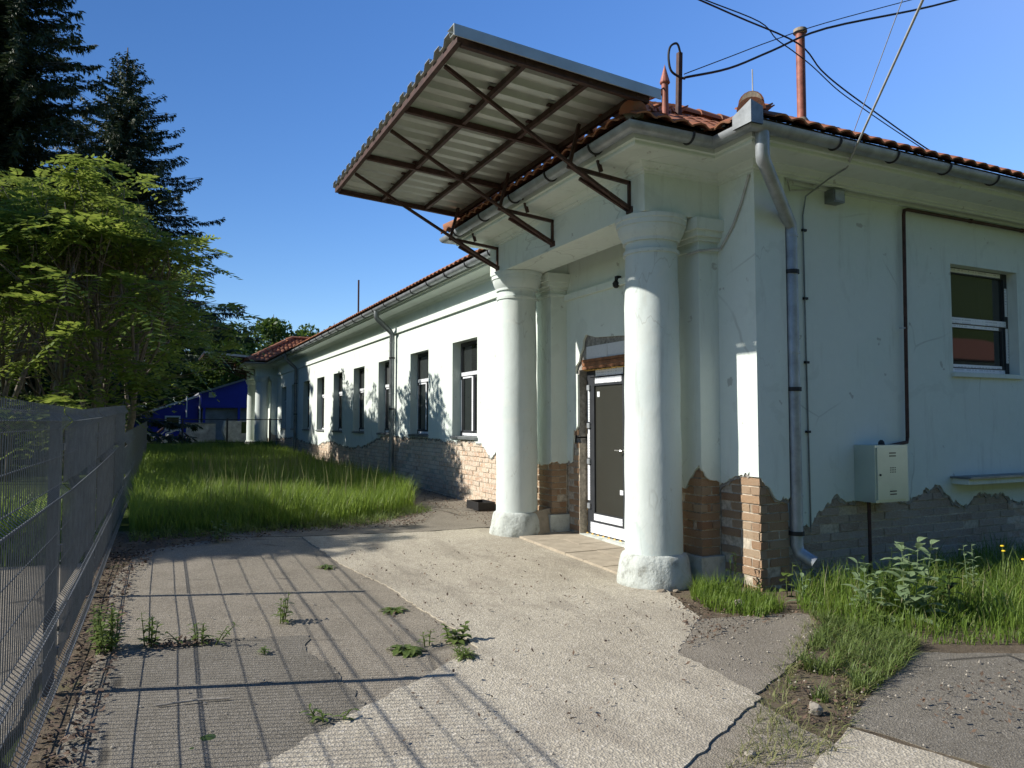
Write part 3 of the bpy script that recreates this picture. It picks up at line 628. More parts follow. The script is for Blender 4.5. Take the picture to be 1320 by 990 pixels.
for d, p, rot in TS[:300]:
    o = bpy.data.objects.new('roof_tile', tme); C.objects.link(o); o.parent = roof; o.matrix_basis = Matrix.Translation(p) @ rot.to_4x4()
rest = TS[300:]
V_ = np.concatenate([tv @ np.array(rot).T + np.array(p) for d, p, rot in rest]); nv = len(tv)
quad = np.array(tf); Fq = (quad[None] + (np.arange(len(rest)) * nv)[:, None, None]).reshape(-1, 4)
npmesh('more_roof_tiles', V_, Fq, 'tile', roof)['kind'] = 'stuff'
# hip and ridge caps
def caps(a, b, n):
    a, b = Vector(a), Vector(b); d = (b - a) / n
    for i in range(n):
        p, q = a + d * i, a + d * (i + 1.12); mb = MB(); u = d.normalized(); s = u.cross(Vector((0, 0, 1))).normalized(); w = s.cross(u)
        rings = []
        for pt, r in ((p, .125), (q, .10)):
            rings += [pt + s * (r * math.cos(t)) + w * (r * math.sin(t) * .9 - .03) for t in [math.pi * j / 10 for j in range(11)]]
        mb.add(rings, [(j, j + 1, 12 + j, 11 + j) for j in range(10)] + [tuple(range(11))])
        mb.build('ridge_tile', 'tile', roof, angle=40)
hv = HW / PT
caps((XE - .02, YE - .02, EZ + .03), (XR, YE + HW, ZR + .06), 18)
caps((XR, YE + HW, ZR + .06), (XR, YB - HW, ZR + .06), 60)
for k in (0, 1):
    a, b = F[k][0] - gc, F[k][1] + gc; h = (b - a) / 2; x0 = fx - gc + .01; zr = EZ + PT * h
    caps((x0, a, EZ + .03), (x0 + h, a + h, zr + .05), 8); caps((x0, b, EZ + .03), (x0 + h, a + h, zr + .05), 8); caps((x0 + h, a + h, zr + .05), (x0 + h + 1.4, a + h, zr + .05), 4)
# round mortar plugs closing the hip ends
def plug(x, y, z, r):
    mb = MB(); d = Vector((1, 1, 0)).normalized(); mb.tube([Vector((x, y, z)) - d * .02, Vector((x, y, z)) + d * .14], r, 18); mb.build('hip_end', 'cap_stone', roof, angle=40)
plug(XE + .0, YE + .0, EZ + .08, .09); plug(fx - gc + .05, F[0][0] - gc + .05, EZ + .05, .095)
for i, (x, y, z, r) in enumerate([(XE + .04, YE + .04, EZ + .09, .112), (fx - gc + .10, F[0][0] - gc + .10, EZ + .06, .115)]):
    mb = MB(); d = Vector((1, 1, .25)).normalized(); mb.tube([Vector((x, y, z)), Vector((x, y, z)) + d * .3], [r, r * .9], 18); mb.build('hip_end_tile', 'tile', roof, angle=40)
# lead valley where the porch roof meets the main one
vx, vy = W - gc, F[0][0] - gc
MB().bar((vx - .05, vy - .05, EZ + .0), (vx + 1.2, vy + 1.2, EZ + .0 + 1.2 * PT), .22, .02).build('roof_valley', 'zinc_old', roof)

# ------------------------------------------------------------ canopies
def canopy(cy, label, group):
    t = thing('canopy', label, 'canopy', group)
    ya, yb = cy - 2.39, cy + 1.86; xo, xi = 2.11, 3.92
    zf = lambda x: 4.585 - .075 * (x - xo) / (xi - xo) * 1.6
    n = 18; mb = MB(); pr = []
    for i in range(n):
        y = ya + (yb - ya) * i / n; p = (yb - ya) / n
        pr += [(y, .0), (y + p * .34, .0), (y + p * .44, .055), (y + p * .90, .055)]
    pr.append((yb, 0.)); k = len(pr); v = []
    for dz in (.0, .004):
        for x in (xo - .05, xi + .04):
            v += [(x, y, zf(x) + h + .029 + dz) for y, h in pr]
    f = [(i, i + 1, k + i + 1, k + i) for i in range(k - 1)] + [(2 * k + i, 3 * k + i, 3 * k + i + 1, 2 * k + i + 1) for i in range(k - 1)] + [(i, 2 * k + i, 2 * k + i + 1, i + 1) for i in range(k - 1)] + [(k + i, k + i + 1, 3 * k + i + 1, 3 * k + i) for i in range(k - 1)]
    mb.add(v, f); mb.build('corrugated_sheet', 'sheet_pale', t)
    fl = MB(); x0, x1 = xo - .06, xi + .1
    fl.add([(x0, ya - .03, zf(x0) + .095), (x1, ya - .03, zf(x1) + .095), (x1, ya - .035, zf(x1) - .0), (x0, ya - .035, zf(x0) - .0), (x0, ya + .12, zf(x0) + .097), (x1, ya + .12, zf(x1) + .097), (x0, ya - .025, zf(x0) + .0), (x1, ya - .025, zf(x1) + .0), (x0, ya - .02, zf(x0) + .09), (x1, ya - .02, zf(x1) + .09)],
           [(0, 3, 2, 1), (0, 1, 5, 4), (3, 6, 7, 2), (6, 8, 9, 7), (0, 4, 8, 6, 3), (1, 2, 7, 9, 5)])
    fl.build('edge_flashing', 'sheet_pale', t)
    B = lambda a, b, w, h=None, nm='beam', par=t: MB().bar(a, b, w, h).build(nm, 'steel_brown', par)
    xs_ = [xo, xo + .6, xo + 1.2, xi - .12]
    for i, x in enumerate(xs_): B((x, ya, zf(x) + .0), (x, yb, zf(x) + .0), .038 if i else .045, .055, 'purlin')
    for i in range(4):
        y = ya + (yb - ya) * i / 3; y = y + (.03 if i == 0 else -.03 if i == 3 else 0)
        B((xo + .02, y, zf(xo) - .012), (xi, y, zf(xi) - .012), .045, .06, 'rafter')
    for i, y in enumerate((cy - 1.58, cy, cy + 1.56)):
        x = XC - .285; br = MB()
        br.bar((x, y, 3.70), (x, y, 4.0), .035); br.bar((x, y, 3.985), (3.56, y, 4.05), .035); br.bar((x, y - .012, 3.72), (3.56, y - .012, 4.06), .035); br.bar((x, y + .03, 3.715), (3.7, y + .03, 3.96), .03)
        br.bar((3.56, y, 4.03), (3.68, y, zf(3.68)), .032); br.bar((3.93, y, 4.05), (3.80, y, zf(3.8)), .032)
        br.box(x - .012, x + .004, y - .05, y + .05, 3.68, 3.74); br.build('bracket', 'steel_brown', t)
        B((x + .01, y + .03, 3.73), (xo + .03, y - (.40 if i == 0 else .45 if i == 1 else .55), zf(xo) - .03), .030, None, 'brace')
    bolt = MB(); rb = random.Random(2)
    for x in xs_[1:3]:
        for i in range(10): y = ya + (yb - ya) * (i + .6) / 10; bolt.box(x - .05, x + .05, y - .025, y + .025, zf(x) + .035, zf(x) + .05)
    bolt.build('fixing_clip', 'steel_brown', t)['kind'] = 'stuff'
    return t
canopy(PC[0], 'brown steel canopy with corrugated sheet roof over the near porch', 'porch canopies')
canopy(PC[1] + .4, 'small distant steel canopy over the far porch by the trees', 'porch canopies')

# ------------------------------------------------------------ things on the building
# meter box
t = thing('meter_box', 'grey metal meter box with vent slots fixed to the side wall', 'meter box')
bx0, bx1, by0, bz0, bz1 = 6.62, 7.12, 5.20, .78, 1.36
MB().box(bx0, bx1, by0, RY - .002, bz0, bz1).build('box_body', 'box_paint', t)
d = MB().box(bx0 + .022, bx1 - .022, by0 - .012, by0 - .001, bz0 + .025, bz1 - .025).build('box_door', 'box_paint', t)
sl = MB()
for z in (bz0 + .08, bz0 + .11, bz1 - .08, bz1 - .11): sl.box(6.82, 6.92, by0 - .0145, by0 - .0121, z - .006, z + .006)
for i in range(4):
    for j in range(3): sl.box(6.83 + i * .024, 6.842 + i * .024, by0 - .0142, by0 - .0121, 1.08 + j * .022, 1.09 + j * .022)
sl.build('vent_slot', 'frame_dark', d); MB().tube([(bx0 + .06, by0 - .012, 1.06), (bx0 + .06, by0 - .02, 1.06)], .011, 8).build('lock', 'strap', d)
MB().lathe([(.035, bz1), (.03, bz1 + .03), (.012, bz1 + .05)], 6.93, 5.36, 10).build('cable_gland', 'strap', t)
# gas pipe
t = thing('gas_pipe', 'brown gas pipe running along the side wall and down into the meter box', 'pipe')
MB().tube([(7.07, RY - .05, bz1 - .02), (7.39, RY - .05, bz1 + .02), (7.40, RY - .05, bz1 + .08), (7.435, RY - .05, 3.88), (7.445, RY - .05, 3.935), (7.50, RY - .05, 3.95), (11.5, RY - .05, 3.955)], .019, 10).build('pipe_run', 'steel_brown', t, angle=40)
MB().tube([(6.72, 5.36, bz0), (6.72, 5.36, 0)], .018, 8).build('riser', 'steel_brown', t)
for p in ((7.415, 2.62), ): MB().bar((p[0] - .10, RY - .055, p[1]), (p[0] + .02, RY - .055, p[1] + .006), .012).build('pipe_hook', 'zinc', t)
for x in (8.6, 9.6, 10.6): MB().tube([(x, RY - .05, 3.953), (x + .03, RY - .05, 3.953)], .027, 8).build('pipe_clip', 'steel_brown', t)
# outside lamp (grey box)
t = thing('wall_vent', 'small grey vent box high on the side wall under the eaves', 'vent')
MB().box(6.27, 6.43, 5.33, RY - .001, 3.865, 4.0).build('vent_body', 'zinc_old', t); MB().box(6.285, 6.415, 5.322, 5.329, 3.88, 3.985).build('vent_front', 'zinc', t)
# shelf on side wall
t = thing('wall_ledge', 'long concrete ledge projecting low on the side wall below the window', 'ledge')
MB().box(8.2, 12, 5.25, RY - .001, .90, .96).build('ledge_slab', 'plaster', t); MB().box(8.17, 12, 5.21, RY - .002, .963, .985).build('ledge_top', 'zinc_old', t)
# small junction cable on side wall
t = thing('wall_cable', 'thin grey cable clipped down the side wall beside the downpipe', 'cable')
wx = 5.95
MB().tube([(5.62, CY - .02, 4.0), (5.75, RY - .03, 3.93), (6.1, RY - .045, 3.98), (6.14, RY - .045, 4.0)], .008, 6).build('cable_loop', 'cable_grey', t)
MB().tube([(wx + .20, RY - .38, 4.11), (wx + .16, RY - .2, 4.05), (wx + .02, RY - .03, 3.90), (wx - .01, RY - .015, 3.7), (wx, RY - .012, 2.5), (wx + .02, RY - .012, .5)], .008, 6).build('cable_run', 'zinc_old', t)
for z in (3.55, 2.85, 2.2, 1.5): MB().box(wx - .022, wx + .032, RY - .026, RY - .001, z - .012, z + .012).build('cable_clip', 'strap', t)
# porch lamp on wall
t = thing('porch_cable', 'slack black cable hanging along the porch corner wall', 'cable')
MB().tube([(W - .02, CY + .04, 4.0), (W - .02, 5.5, 3.75), (W - .02, 5.62, 3.55), (W - .02, 5.80, 3.36), (4.93, 5.855, 3.32), (4.915, 6.0, 3.31)], .013, 6).build('cable_run', 'cable_grey', t)
t = thing('floodlight', 'small dark lamp mounted high above the door inside the porch', 'lamp')
MB().box(W - .06, W - .001, 7.60, 7.66, 3.34, 3.40).build('lamp_body', 'black_plastic', t); MB().lathe([(.02, 3.25), (.04, 3.27), (.045, 3.31), (.02, 3.34)], W - .06, 7.63, 12).build('lamp_head', 'black_plastic', t)

# finial, masts and cables
t = thing('roof_finial', 'red pointed steel post with a diagonal stay on the porch roof corner', 'post')
fxp, fyp = 4.36, 5.62
MB().tube([(fxp, fyp, 4.45), (fxp, fyp, 4.83)], .034, 10).build('post', 'steel_red', t, angle=40)
MB().lathe([(.045, 4.83), (.05, 4.84), (.0, 5.02)], fxp, fyp, 12).build('spike', 'steel_red', t)
MB().bar((fxp, fyp, 4.76), (3.80, 5.9, 4.50), .045).build('stay', 'steel_red', t)
MB().tube([(3.85, 5.45, 4.40), (3.85, 9.6, 4.42)], .03, 8).build('rail', 'steel_red', t)
MB().tube([(fxp, fyp, 4.80), (fxp - .25, fyp - .12, 4.60)], .007, 5).build('wire_tie', 'cable_black', t)
t = thing('cable_mast', 'thin brown steel mast with looped black cable on the porch roof', 'mast')
m2 = Vector((5.22, 6.5, 0))
MB().bar((m2.x, m2.y, 4.85), (m2.x + .03, m2.y, 5.73), .05).build('mast_post', 'steel_brown', t)
L = [(m2.x + .02, m2.y - .03, 5.71), (m2.x - .05, m2.y - .06, 5.79), (m2.x - .14, m2.y - .06, 5.74), (m2.x - .17, m2.y - .06, 5.62), (m2.x - .14, m2.y - .06, 5.47), (m2.x - .03, m2.y - .06, 5.42), (m2.x + .06, m2.y - .05, 5.42)]
LOOP = (L, t)
t = thing('roof_mast', 'tall red-brown steel mast standing on the side roof carrying cables', 'mast')
mx_, my_ = 7.12, 6.5
MB().tube([(mx_, my_, 5.1), (mx_, my_, 6.40)], .055, 12).build('mast_post', 'steel_red', t, angle=40)
MB().lathe([(.06, 6.38), (.085, 6.40), (.08, 6.44), (.0, 6.47)], mx_, my_, 12).build('mast_cap', 'cap_stone', t, angle=40)
MB().lathe([(.12, 5.16), (.10, 5.25), (.06, 5.32)], mx_, my_, 12).build('mast_collar', 'cap_stone', t, angle=40)
def catmull(P, n=8):
    P = [Vector(p) for p in P]; Q = [P[0] * 2 - P[1]] + P + [P[-1] * 2 - P[-2]]; out = []
    for i in range(1, len(Q) - 2):
        a, b, c, d = Q[i - 1:i + 3]
        for k in range(n): t = k / n; out.append(.5 * (2 * b + (c - a) * t + (2 * a - 5 * b + 4 * c - d) * t * t + (3 * b - a - 3 * c + d) * t ** 3))
    return out + [P[-1]]
def cable(name, label, pts, rad, m, sag=0, n=14, clips=0):
    out = []
    for a, b in zip(pts, pts[1:]):
        a, b = Vector(a), Vector(b)
        for i in range(n): s = i / n; p = a.lerp(b, s); p.z -= sag * 4 * s * (1 - s); out.append(p)
    out.append(Vector(pts[-1])); out = catmull(out[::5] + [out[-1]], 5) if len(pts) > 2 else out; o = MB().tube(out, rad, 6).build(name, m, None, smooth=True); return tag(o, label, 'cable', 'overhead cables')
MB().tube(catmull(LOOP[0]), .013, 6).build('cable_loop', 'cable_black', LOOP[1], smooth=True)
cable('overhead_cable', 'thick black overhead cable rising from the looped mast past the roof mast', [(m2.x + .05, m2.y - .05, 5.43), (7.08, 6.42, 6.36), (12.5, 6.2, 8.6)], .014, 'cable_black', .10)
cable('overhead_cable', 'thin support wire stretched above the thick black overhead cable', [(m2.x + .05, m2.y - .05, 5.47), (7.08, 6.42, 6.40), (12.5, 6.2, 8.7)], .006, 'cable_black', .0)
cable('overhead_cable', 'black cable pair coming down from the top of the picture to the mast', [(3.2, 6.0, 6.35), (6.95, 6.45, 6.28), (8.3, 6.7, 5.92), (12.3, 7.5, 5.6)], .010, 'cable_black', .08)
cable('overhead_cable', 'second strand twisted below the black cable crossing the roof', [(3.2, 6.03, 6.32), (6.2, 6.3, 6.27), (7.08, 6.44, 6.08), (8.6, 6.75, 5.80), (12.3, 7.5, 5.57)], .007, 'cable_black', .06)
cable('service_cable', 'pale grey service cable bundle coming down steeply to the side gutter', [(3.5, 1.4, 5.25), (6.15, 5.07, 4.11)], .011, 'cable_grey', -.0)
cable('service_cable', 'thin pale wire running steeply up from the side roof edge', [(4.1, 2.3, 5.4), (6.35, 5.2, 4.42)], .004, 'cable_grey', 0)
t = thing('aerial_rod', 'thin pale lightning rod standing on the roof corner', 'rod')
MB().tube([(5.16, 5.30, 4.5), (5.16, 5.30, 5.0)], .006, 6).build('rod', 'cable_grey', t); MB().lathe([(.03, 4.47), (.03, 4.5), (.01, 4.53)], 5.16, 5.30, 8).build('rod_foot', 'zinc', t)
for y, zz in ((24.5, 1.25), (13.5, .9)):
    t = thing('roof_rod', 'brown rod standing on the far roof edge' if y > 20 else 'hair-thin rod on the roof edge above the first window', 'rod')
    MB().tube([(6.2, y, 5.0), (6.2, y, 5.1 + zz)], .03 if y > 20 else .008, 6).build('rod', 'steel_brown', t); MB().lathe([(.05, 5.0), (.05, 5.1), (.02, 5.15)], 6.2, y, 8).build('rod_foot', 'steel_brown', t)

# ------------------------------------------------------------ mesh fence
fence = thing('mesh_fence', 'grey welded mesh fence with folded panels along the left edge', 'fence')
fxl = lambda y: -.46 + .017 * (y - 5.14)
def fpanel(ya, yb, ztop, zbot, folds, step):
    """one welded panel: vertical wires with folds towards the yard, and horizontal wires"""
    prof = []; z = zbot
    for fz in folds: prof += [(0, fz - .045), (.045, fz), (0, fz + .045)]
    prof = [(0, zbot)] + prof + [(0, ztop)]
    v = []; f = []; n = int((yb - ya - .06) / step); r = .0021
    for i in range(n + 1):
        y = ya + .03 + step * i; x0 = fxl(y)
        for (xa, za) in prof:
            zz = za + gz(y) - 0; b = len(v)
            v += [(x0 + xa - r, y - r, zz), (x0 + xa + r, y - r, zz), (x0 + xa + r, y + r, zz), (x0 + xa - r, y + r, zz)]
        k = len(prof); b = len(v) - 4 * k
        for j in range(k - 1):
            for q in range(4): f.append((b + 4 * j + q, b + 4 * j + (q + 1) % 4, b + 4 * j + 4 + (q + 1) % 4, b + 4 * j + 4 + q))
    mb = MB(); mb.add(v, f)
    hz = [zbot + .03] + [q for fz in folds for q in (fz - .045, fz, fz + .045)]
    mids = []
    zs = sorted(hz); 
    for a, b in zip(zs, zs[1:]):
        if b - a > .3: mids += [(a + b) / 2] if b - a < .5 else [a + (b - a) / 3, a + 2 * (b - a) / 3]
    for zz in hz + mids:
        dx_ = .045 if zz in folds else 0
        a, b = Vector((fxl(ya + .03) + dx_ - .005, ya + .03, zz + gz(ya))), Vector((fxl(yb - .03) + dx_ - .005, yb - .03, zz + gz(yb)))
        mb.bar(a, b, .0045)
    mb.build('mesh_panel', 'fence_wire', fence)
def fpost(y, h):
    mb = MB(); x = fxl(y) - .045; mb.box(x - .03, x + .03, y - .02, y + .02, gz(y) - .1, gz(y) + h); mb.box(x - .033, x + .033, y - .023, y + .023, gz(y) + h, gz(y) + h + .012)
    for z in (.25, .85, 1.45):
        if z < h: mb.box(x + .028, x + .05, y - .03, y + .03, gz(y) + z - .02, gz(y) + z + .02)
    mb.build('fence_post', 'fence_post', fence)
FO = [.14, .53, 1.19, 1.605]
for k in range(6):
    y = -2.3 + 2.5 * k
    fpanel(y, y + 2.5, 1.69, .03, FO, .05)
for k in range(7): fpost(-2.3 + 2.5 * k, 1.66)
for k in range(6):
    y = 12.7 + 2.5 * k; fpanel(y, y + 2.5, 1.28, .03, [.14, .62, 1.1], .05); fpost(y + 2.5, 1.25)

# ------------------------------------------------------------ plants
rng = np.random.default_rng(11)
def poly_pts(poly, n):
    P = np.array(poly); lo, hi = P.min(0), P.max(0); out = []
    while sum(len(o) for o in out) < n:
        q = rng.uniform(lo, hi, (n * 2, 2)); ins = np.zeros(len(q), bool); j = len(P) - 1
        for i in range(len(P)):
            c = (P[i, 1] > q[:, 1]) != (P[j, 1] > q[:, 1]); xx = (P[j, 0] - P[i, 0]) * (q[:, 1] - P[i, 1]) / (P[j, 1] - P[i, 1] + 1e-12) + P[i, 0]
            ins ^= c & (q[:, 0] < xx); j = i
        out.append(q[ins])
    return np.concatenate(out)[:n]
vgz = np.vectorize(gz)
def blades(name, pts, h, w, m, lean=.35, base=-.02):
    """curved grass blades, five points each"""
    n = len(pts); a = rng.uniform(0, 2 * np.pi, n); d = np.stack([np.cos(a), np.sin(a)], 1); s = np.stack([-d[:, 1], d[:, 0]], 1)
    L = (h * lean * rng.uniform(.2, 1.6, n))[:, None]; z0 = vgz(pts[:, 1]) + base; v = np.zeros((n, 5, 3)); ww = (w * rng.uniform(.6, 1.3, n))[:, None]
    v[:, 0, :2] = pts - s * ww / 2; v[:, 1, :2] = pts + s * ww / 2; v[:, 2, :2] = pts + d * L * .3 + s * ww * .38; v[:, 3, :2] = pts + d * L * .3 - s * ww * .38; v[:, 4, :2] = pts + d * L
    v[:, 0, 2] = v[:, 1, 2] = z0; v[:, 2, 2] = v[:, 3, 2] = z0 + h * .6; v[:, 4, 2] = z0 + h * rng.uniform(.85, 1, n)
    b = (np.arange(n) * 5)[:, None]; f = np.concatenate([b + [0, 1, 2], b + [0, 2, 3], b + [3, 2, 4]], 1).reshape(-1, 3)
    return npmesh(name, v.reshape(-1, 3), f, m)
def stuff(o, label): o['kind'] = 'stuff'; o['label'] = label; o['category'] = 'grass' if 'grass' in o.name else 'ground cover'; return o
def clump(p, s=.8): return np.array([.5 + .5 * mnoise.noise(Vector((x * s, y * s, 2.))) + .25 * mnoise.noise(Vector((x * s * 3, y * s * 3, 7.))) for x, y in p])
front = [(-.2, 11.0), (.4, 10.85), (1.0, 10.75), (2.3, 10.85), (3.3, 11.3), (4.0, 11.9), (4.25, 13.2), (4.3, 16), (-.2, 16)]
p = poly_pts(front, 26000); c_ = clump(p); edge = np.minimum(1, .45 + (p[:, 1] - 10.7 - .12 * p[:, 0].clip(0) ** 1.3 * .5).clip(0, 9) * 1.1)
q_ = rng.random(len(p)) < .03; stuff(blades('tall_straw', p[q_], (.30 + .36 * c_[q_]) * edge[q_] * rng.uniform(.6, 1.2, q_.sum()), .009, 'grass_dry', .4), 'dry straw blades mixed into the tall grass')
stuff(blades('tall_grass', p, (.30 + .42 * c_) * edge * rng.uniform(.6, 1.15, len(p)), .011, 'grass_blade'), 'tall green grass filling the strip between the fence and the building')
p = poly_pts([(-.2, 16), (4.3, 16), (4.6, 34), (-.1, 34)], 26000); c_ = clump(p, .5)
stuff(blades('far_grass', p, (.32 + .35 * c_) * rng.uniform(.6, 1.1, len(p)), .02, 'grass_blade'), 'shaded tall grass running back towards the far porch')
p = poly_pts([(.8, 11.5), (4.0, 12.3), (4.3, 20), (.8, 20)], 500)
stuff(blades('grass_stalks', p, rng.uniform(.65, .95, len(p)), .012, 'grass_dry', .12), 'pale seeding grass stalks standing above the green grass')
p = poly_pts([(-.2, 10.5), (2.8, 10.5), (4.2, 11.6), (4.1, 12.1), (2.3, 11.1), (-.2, 11.3)], 5200)
stuff(blades('edge_grass', p, rng.uniform(.04, .30, len(p)) * clump(p, 3), .010, 'weed_leaf', .8), 'low straggling grass along the edge of the tall grass')
side = [(5.0, 4.72), (4.92, 4.35), (4.85, 3.9), (5.0, 3.62), (5.7, 3.28), (8, 2.2), (11, 1.2), (12, 5.3), (5.65, 5.3)]
p = poly_pts(side, 30000); c_ = clump(p, 2.6).clip(0, 1.2); dd = np.minimum(1, .25 + ((p[:, 0] - 4.85) * .42 + (p[:, 1] - 3.6 + .45 * (p[:, 0] - 5)) * .907).clip(0, 5) * .8)
q_ = rng.random(len(p)) < .06; stuff(blades('side_straw', p[q_], (.14 + .30 * c_[q_]) * dd[q_] * rng.uniform(.5, 1.3, q_.sum()), .007, 'grass_dry', .5), 'dry straw blades mixed into the grass by the side wall')
stuff(blades('side_grass', p, (.10 + .40 * c_ ** 1.6) * dd * rng.uniform(.35, 1.3, len(p)), .008, 'grass_blade', .55), 'lush green grass growing along the foot of the side wall')
p = poly_pts([(4.5, 4.62), (4.9, 4.75), (5.1, 5.25), (4.75, 5.75), (4.45, 5.45), (4.3, 5.0)], 2600)
stuff(blades('corner_grass', p, rng.uniform(.04, .26, len(p)) * (.25 + 1.0 * clump(p, 4)), .007, 'grass_blade', .5), 'patchy grass at the foot of the building corner by the column')
strip = [(4.9, 4.5), (5.0, 3.6), (4.4, 3.3), (3.7, 3.05), (3.3, 2.8), (3.1, 2.95), (3.5, 3.4), (4.3, 3.95), (4.75, 4.2)]
p = poly_pts(strip, 9000); k = clump(p, 2.6) + .25 * (p[:, 0] - 3.6); p = p[k > .60]
stuff(blades('strip_grass', p, rng.uniform(.03, .15, len(p)), .007, 'weed_leaf', .8), 'short trampled grass and clover in the strip between the pavings')
p = poly_pts(strip + [(3.0, 2.6), (2.4, 2.7)], 2600)
stuff(blades('strip_straw', p, rng.uniform(.02, .10, len(p)), .006, 'grass_dry', 1.6), 'dry straw lying in the strip between the pavings')
p = poly_pts([(-14, 9.8), (-.6, 9.5), (-.5, 16), (-14, 16)], 14000)
stuff(blades('neighbour_grass', p, rng.uniform(.06, .3, len(p)), .018, 'grass_blade', .5), 'grass beyond the mesh fence under the trees')
# dead leaves
def litter(name, pts, size, m, label, up=.6):
    n = len(pts); a = rng.uniform(0, 2 * np.pi, n); tl = rng.uniform(-up, up, (n, 2)); s = size * rng.uniform(.5, 1.4, n)
    ux = np.stack([np.cos(a), np.sin(a), tl[:, 0]], 1) * s[:, None]; uy = np.stack([-np.sin(a), np.cos(a), tl[:, 1]], 1) * s[:, None] * .55
    c = np.concatenate([pts, (vgz(pts[:, 1]) + .022 + rng.uniform(0, .02, n))[:, None]], 1)
    v = np.stack([c - ux, c - uy * .8 + ux * .1, c + ux, c + uy], 1).reshape(-1, 3); b = (np.arange(n) * 4)[:, None]
    o = npmesh(name, v, b + [0, 1, 2, 3], m); o['kind'] = 'stuff'; o['label'] = label; o['category'] = 'leaf litter'; return o
p = np.concatenate([poly_pts([(-.5, 3.5), (-.22, 3.6), (-.15, 6.4), (-.12, 8.2), (.1, 9.6), (-.45, 10)], 1500), poly_pts([(-.4, 9.2), (.6, 9.8), (1.6, 10.2), (3.5, 10.2), (4.2, 11.4), (2.4, 11), (-.4, 11.2)], 1900), poly_pts([(.05, 5.75), (.5, 5.8), (.3, 6.0), (0, 6.05)], 120)])
litter('dead_leaves', p, .021, 'dead_leaf', 'brown dead leaves and twigs drifted along the fence and the grass edge')
p = np.concatenate([poly_pts(strip + [(2.9, 2.55)], 900), poly_pts([(3.4, 4.2), (4.9, 4.6), (5.0, 4.9), (4.2, 5.5), (4.0, 5)], 500), poly_pts([(4, 3), (5.4, 3.0), (4.8, 1.9), (3.7, 2.5)], 260), poly_pts([(4.2, 9.8), (5.15, 9.8), (5.15, 15), (4.4, 13.5)], 700), poly_pts([(1, 3), (3, 3.3), (4, 5), (4, 8), (2, 9), (1.8, 6)], 350)])
litter('ground_debris', p, .014, 'dead_leaf', 'small dark crumbs and bits of leaf scattered on the pavings', .8)
n = 700; pp = np.concatenate([poly_pts([(3.2, 2.4), (5.2, 2.9), (4.8, 3.5), (5.0, 4.6), (4.1, 5.4), (3.3, 4)], 300), poly_pts([(-.2, 3), (3.3, 3), (4, 6), (3.9, 9.5), (-.2, 10)], 280)])
pm = MB(); rs = random.Random(4)
for x, y in pp:
    s = rs.uniform(.003, .009); z = gz(y) + .012; pm.add([(x - s, y - s * .8, z), (x + s, y - s, z), (x + s * .9, y + s, z), (x - s, y + s * .8, z), (x + rs.uniform(-.4, .4) * s, y, z + s * 1.1)], [(0, 1, 4), (1, 2, 4), (2, 3, 4), (3, 0, 4)])
o = pm.build('gravel', 'stone'); o['kind'] = 'stuff'; o['label'] = 'small pale pebbles scattered on the pavings'; o['category'] = 'gravel'

def leaf(mb, base, d, L, w, droop=.3, segs=4, fold=.15):
    base, d = Vector(base), Vector(d).normalized(); s = d.cross(Vector((0, 0, 1)))
    if s.length < .05: s = Vector((1, 0, 0))
    s.normalize(); up = s.cross(d); v = []; f = []
    for i in range(segs + 1):
        t = i / segs; p = base + d * (L * t) - Vector((0, 0, 1)) * (droop * L * t * t); ww = w * (math.sin(math.pi * min(1, t * .92 + .06)) ** .8) * .5 if i < segs else .001
        v += [p - s * ww + up * (fold * ww), p, p + s * ww + up * (fold * ww)]
    for i in range(segs): a = 3 * i; f += [(a, a + 1, a + 4, a + 3), (a + 1, a + 2, a + 5, a + 4)]
    mb.add(v, f)
def weed(x, y, label, h, nst, ll, lw, m='weed_leaf', spread=.08, per=8, seed=0, rosette=0, group='weeds in the paving', upright=.5, name='weed', cat='weed'):
    if name == 'weed': h, ll, lw, spread, per = h * 1.25, ll * 1.35, lw * 1.5, spread * 1.3, per + 2
    rnd = random.Random(seed + int(x * 100)); z = gz(y) + .005; t = thing(name, label, cat, group, (0, 0, 0)); st = MB(); lf = MB()
    for k in range(nst):
        a = rnd.uniform(0, 6.28); r = rnd.uniform(0, spread); hh = h * rnd.uniform(.65, 1); bx, by = x + r * math.cos(a), y + r * math.sin(a); tx, ty = bx + r * .8 * math.cos(a), by + r * .8 * math.sin(a)
        MB().tube([(bx, by, z - .01), ((bx + tx) / 2, (by + ty) / 2, z + hh * .5), (tx, ty, z + hh)], [.005, .004, .002], 5).build('stem', m, t)
        for i in range(per):
            q = (i + .5) / per; th = a + i * 2.4 + rnd.uniform(-.4, .4); p = (bx + (tx - bx) * q, by + (ty - by) * q, z + hh * (.08 + .92 * q))
            leaf(lf, p, (math.cos(th), math.sin(th), upright + rnd.uniform(-.2, .4)), ll * (1.1 - .5 * q) * rnd.uniform(.7, 1.2), lw * (1.1 - .4 * q), .45)
    for i in range(rosette):
        th = i * 2.4 + rnd.uniform(-.3, .3); leaf(lf, (x, y, z + .01), (math.cos(th), math.sin(th), .35), ll * rnd.uniform(.9, 1.5), lw * 1.1, .4)
    lf.build('leaves', m, t); return t
weed(-.20, 5.95, 'tall bushy green weed growing against the foot of the fence', .27, 9, .075, .022, spread=.09, per=11, seed=1)
weed(-.30, 6.1, 'yellow-green weed behind the bushy one, touching the fence', .28, 4, .06, .022, spread=.04, per=9, seed=2)
weed(.04, 5.95, 'small weed among dead leaves right of the bushy fence weed', .19, 5, .07, .02, spread=.07, per=6, seed=3)
weed(.36, 5.88, 'low tufted weed on the edge of the dark asphalt patch', .12, 9, .07, .014, spread=.11, per=5, seed=4)
weed(.97, 6.22, 'upright reddish weed alone in the brown asphalt', .19, 4, .07, .018, spread=.04, per=8, seed=5)
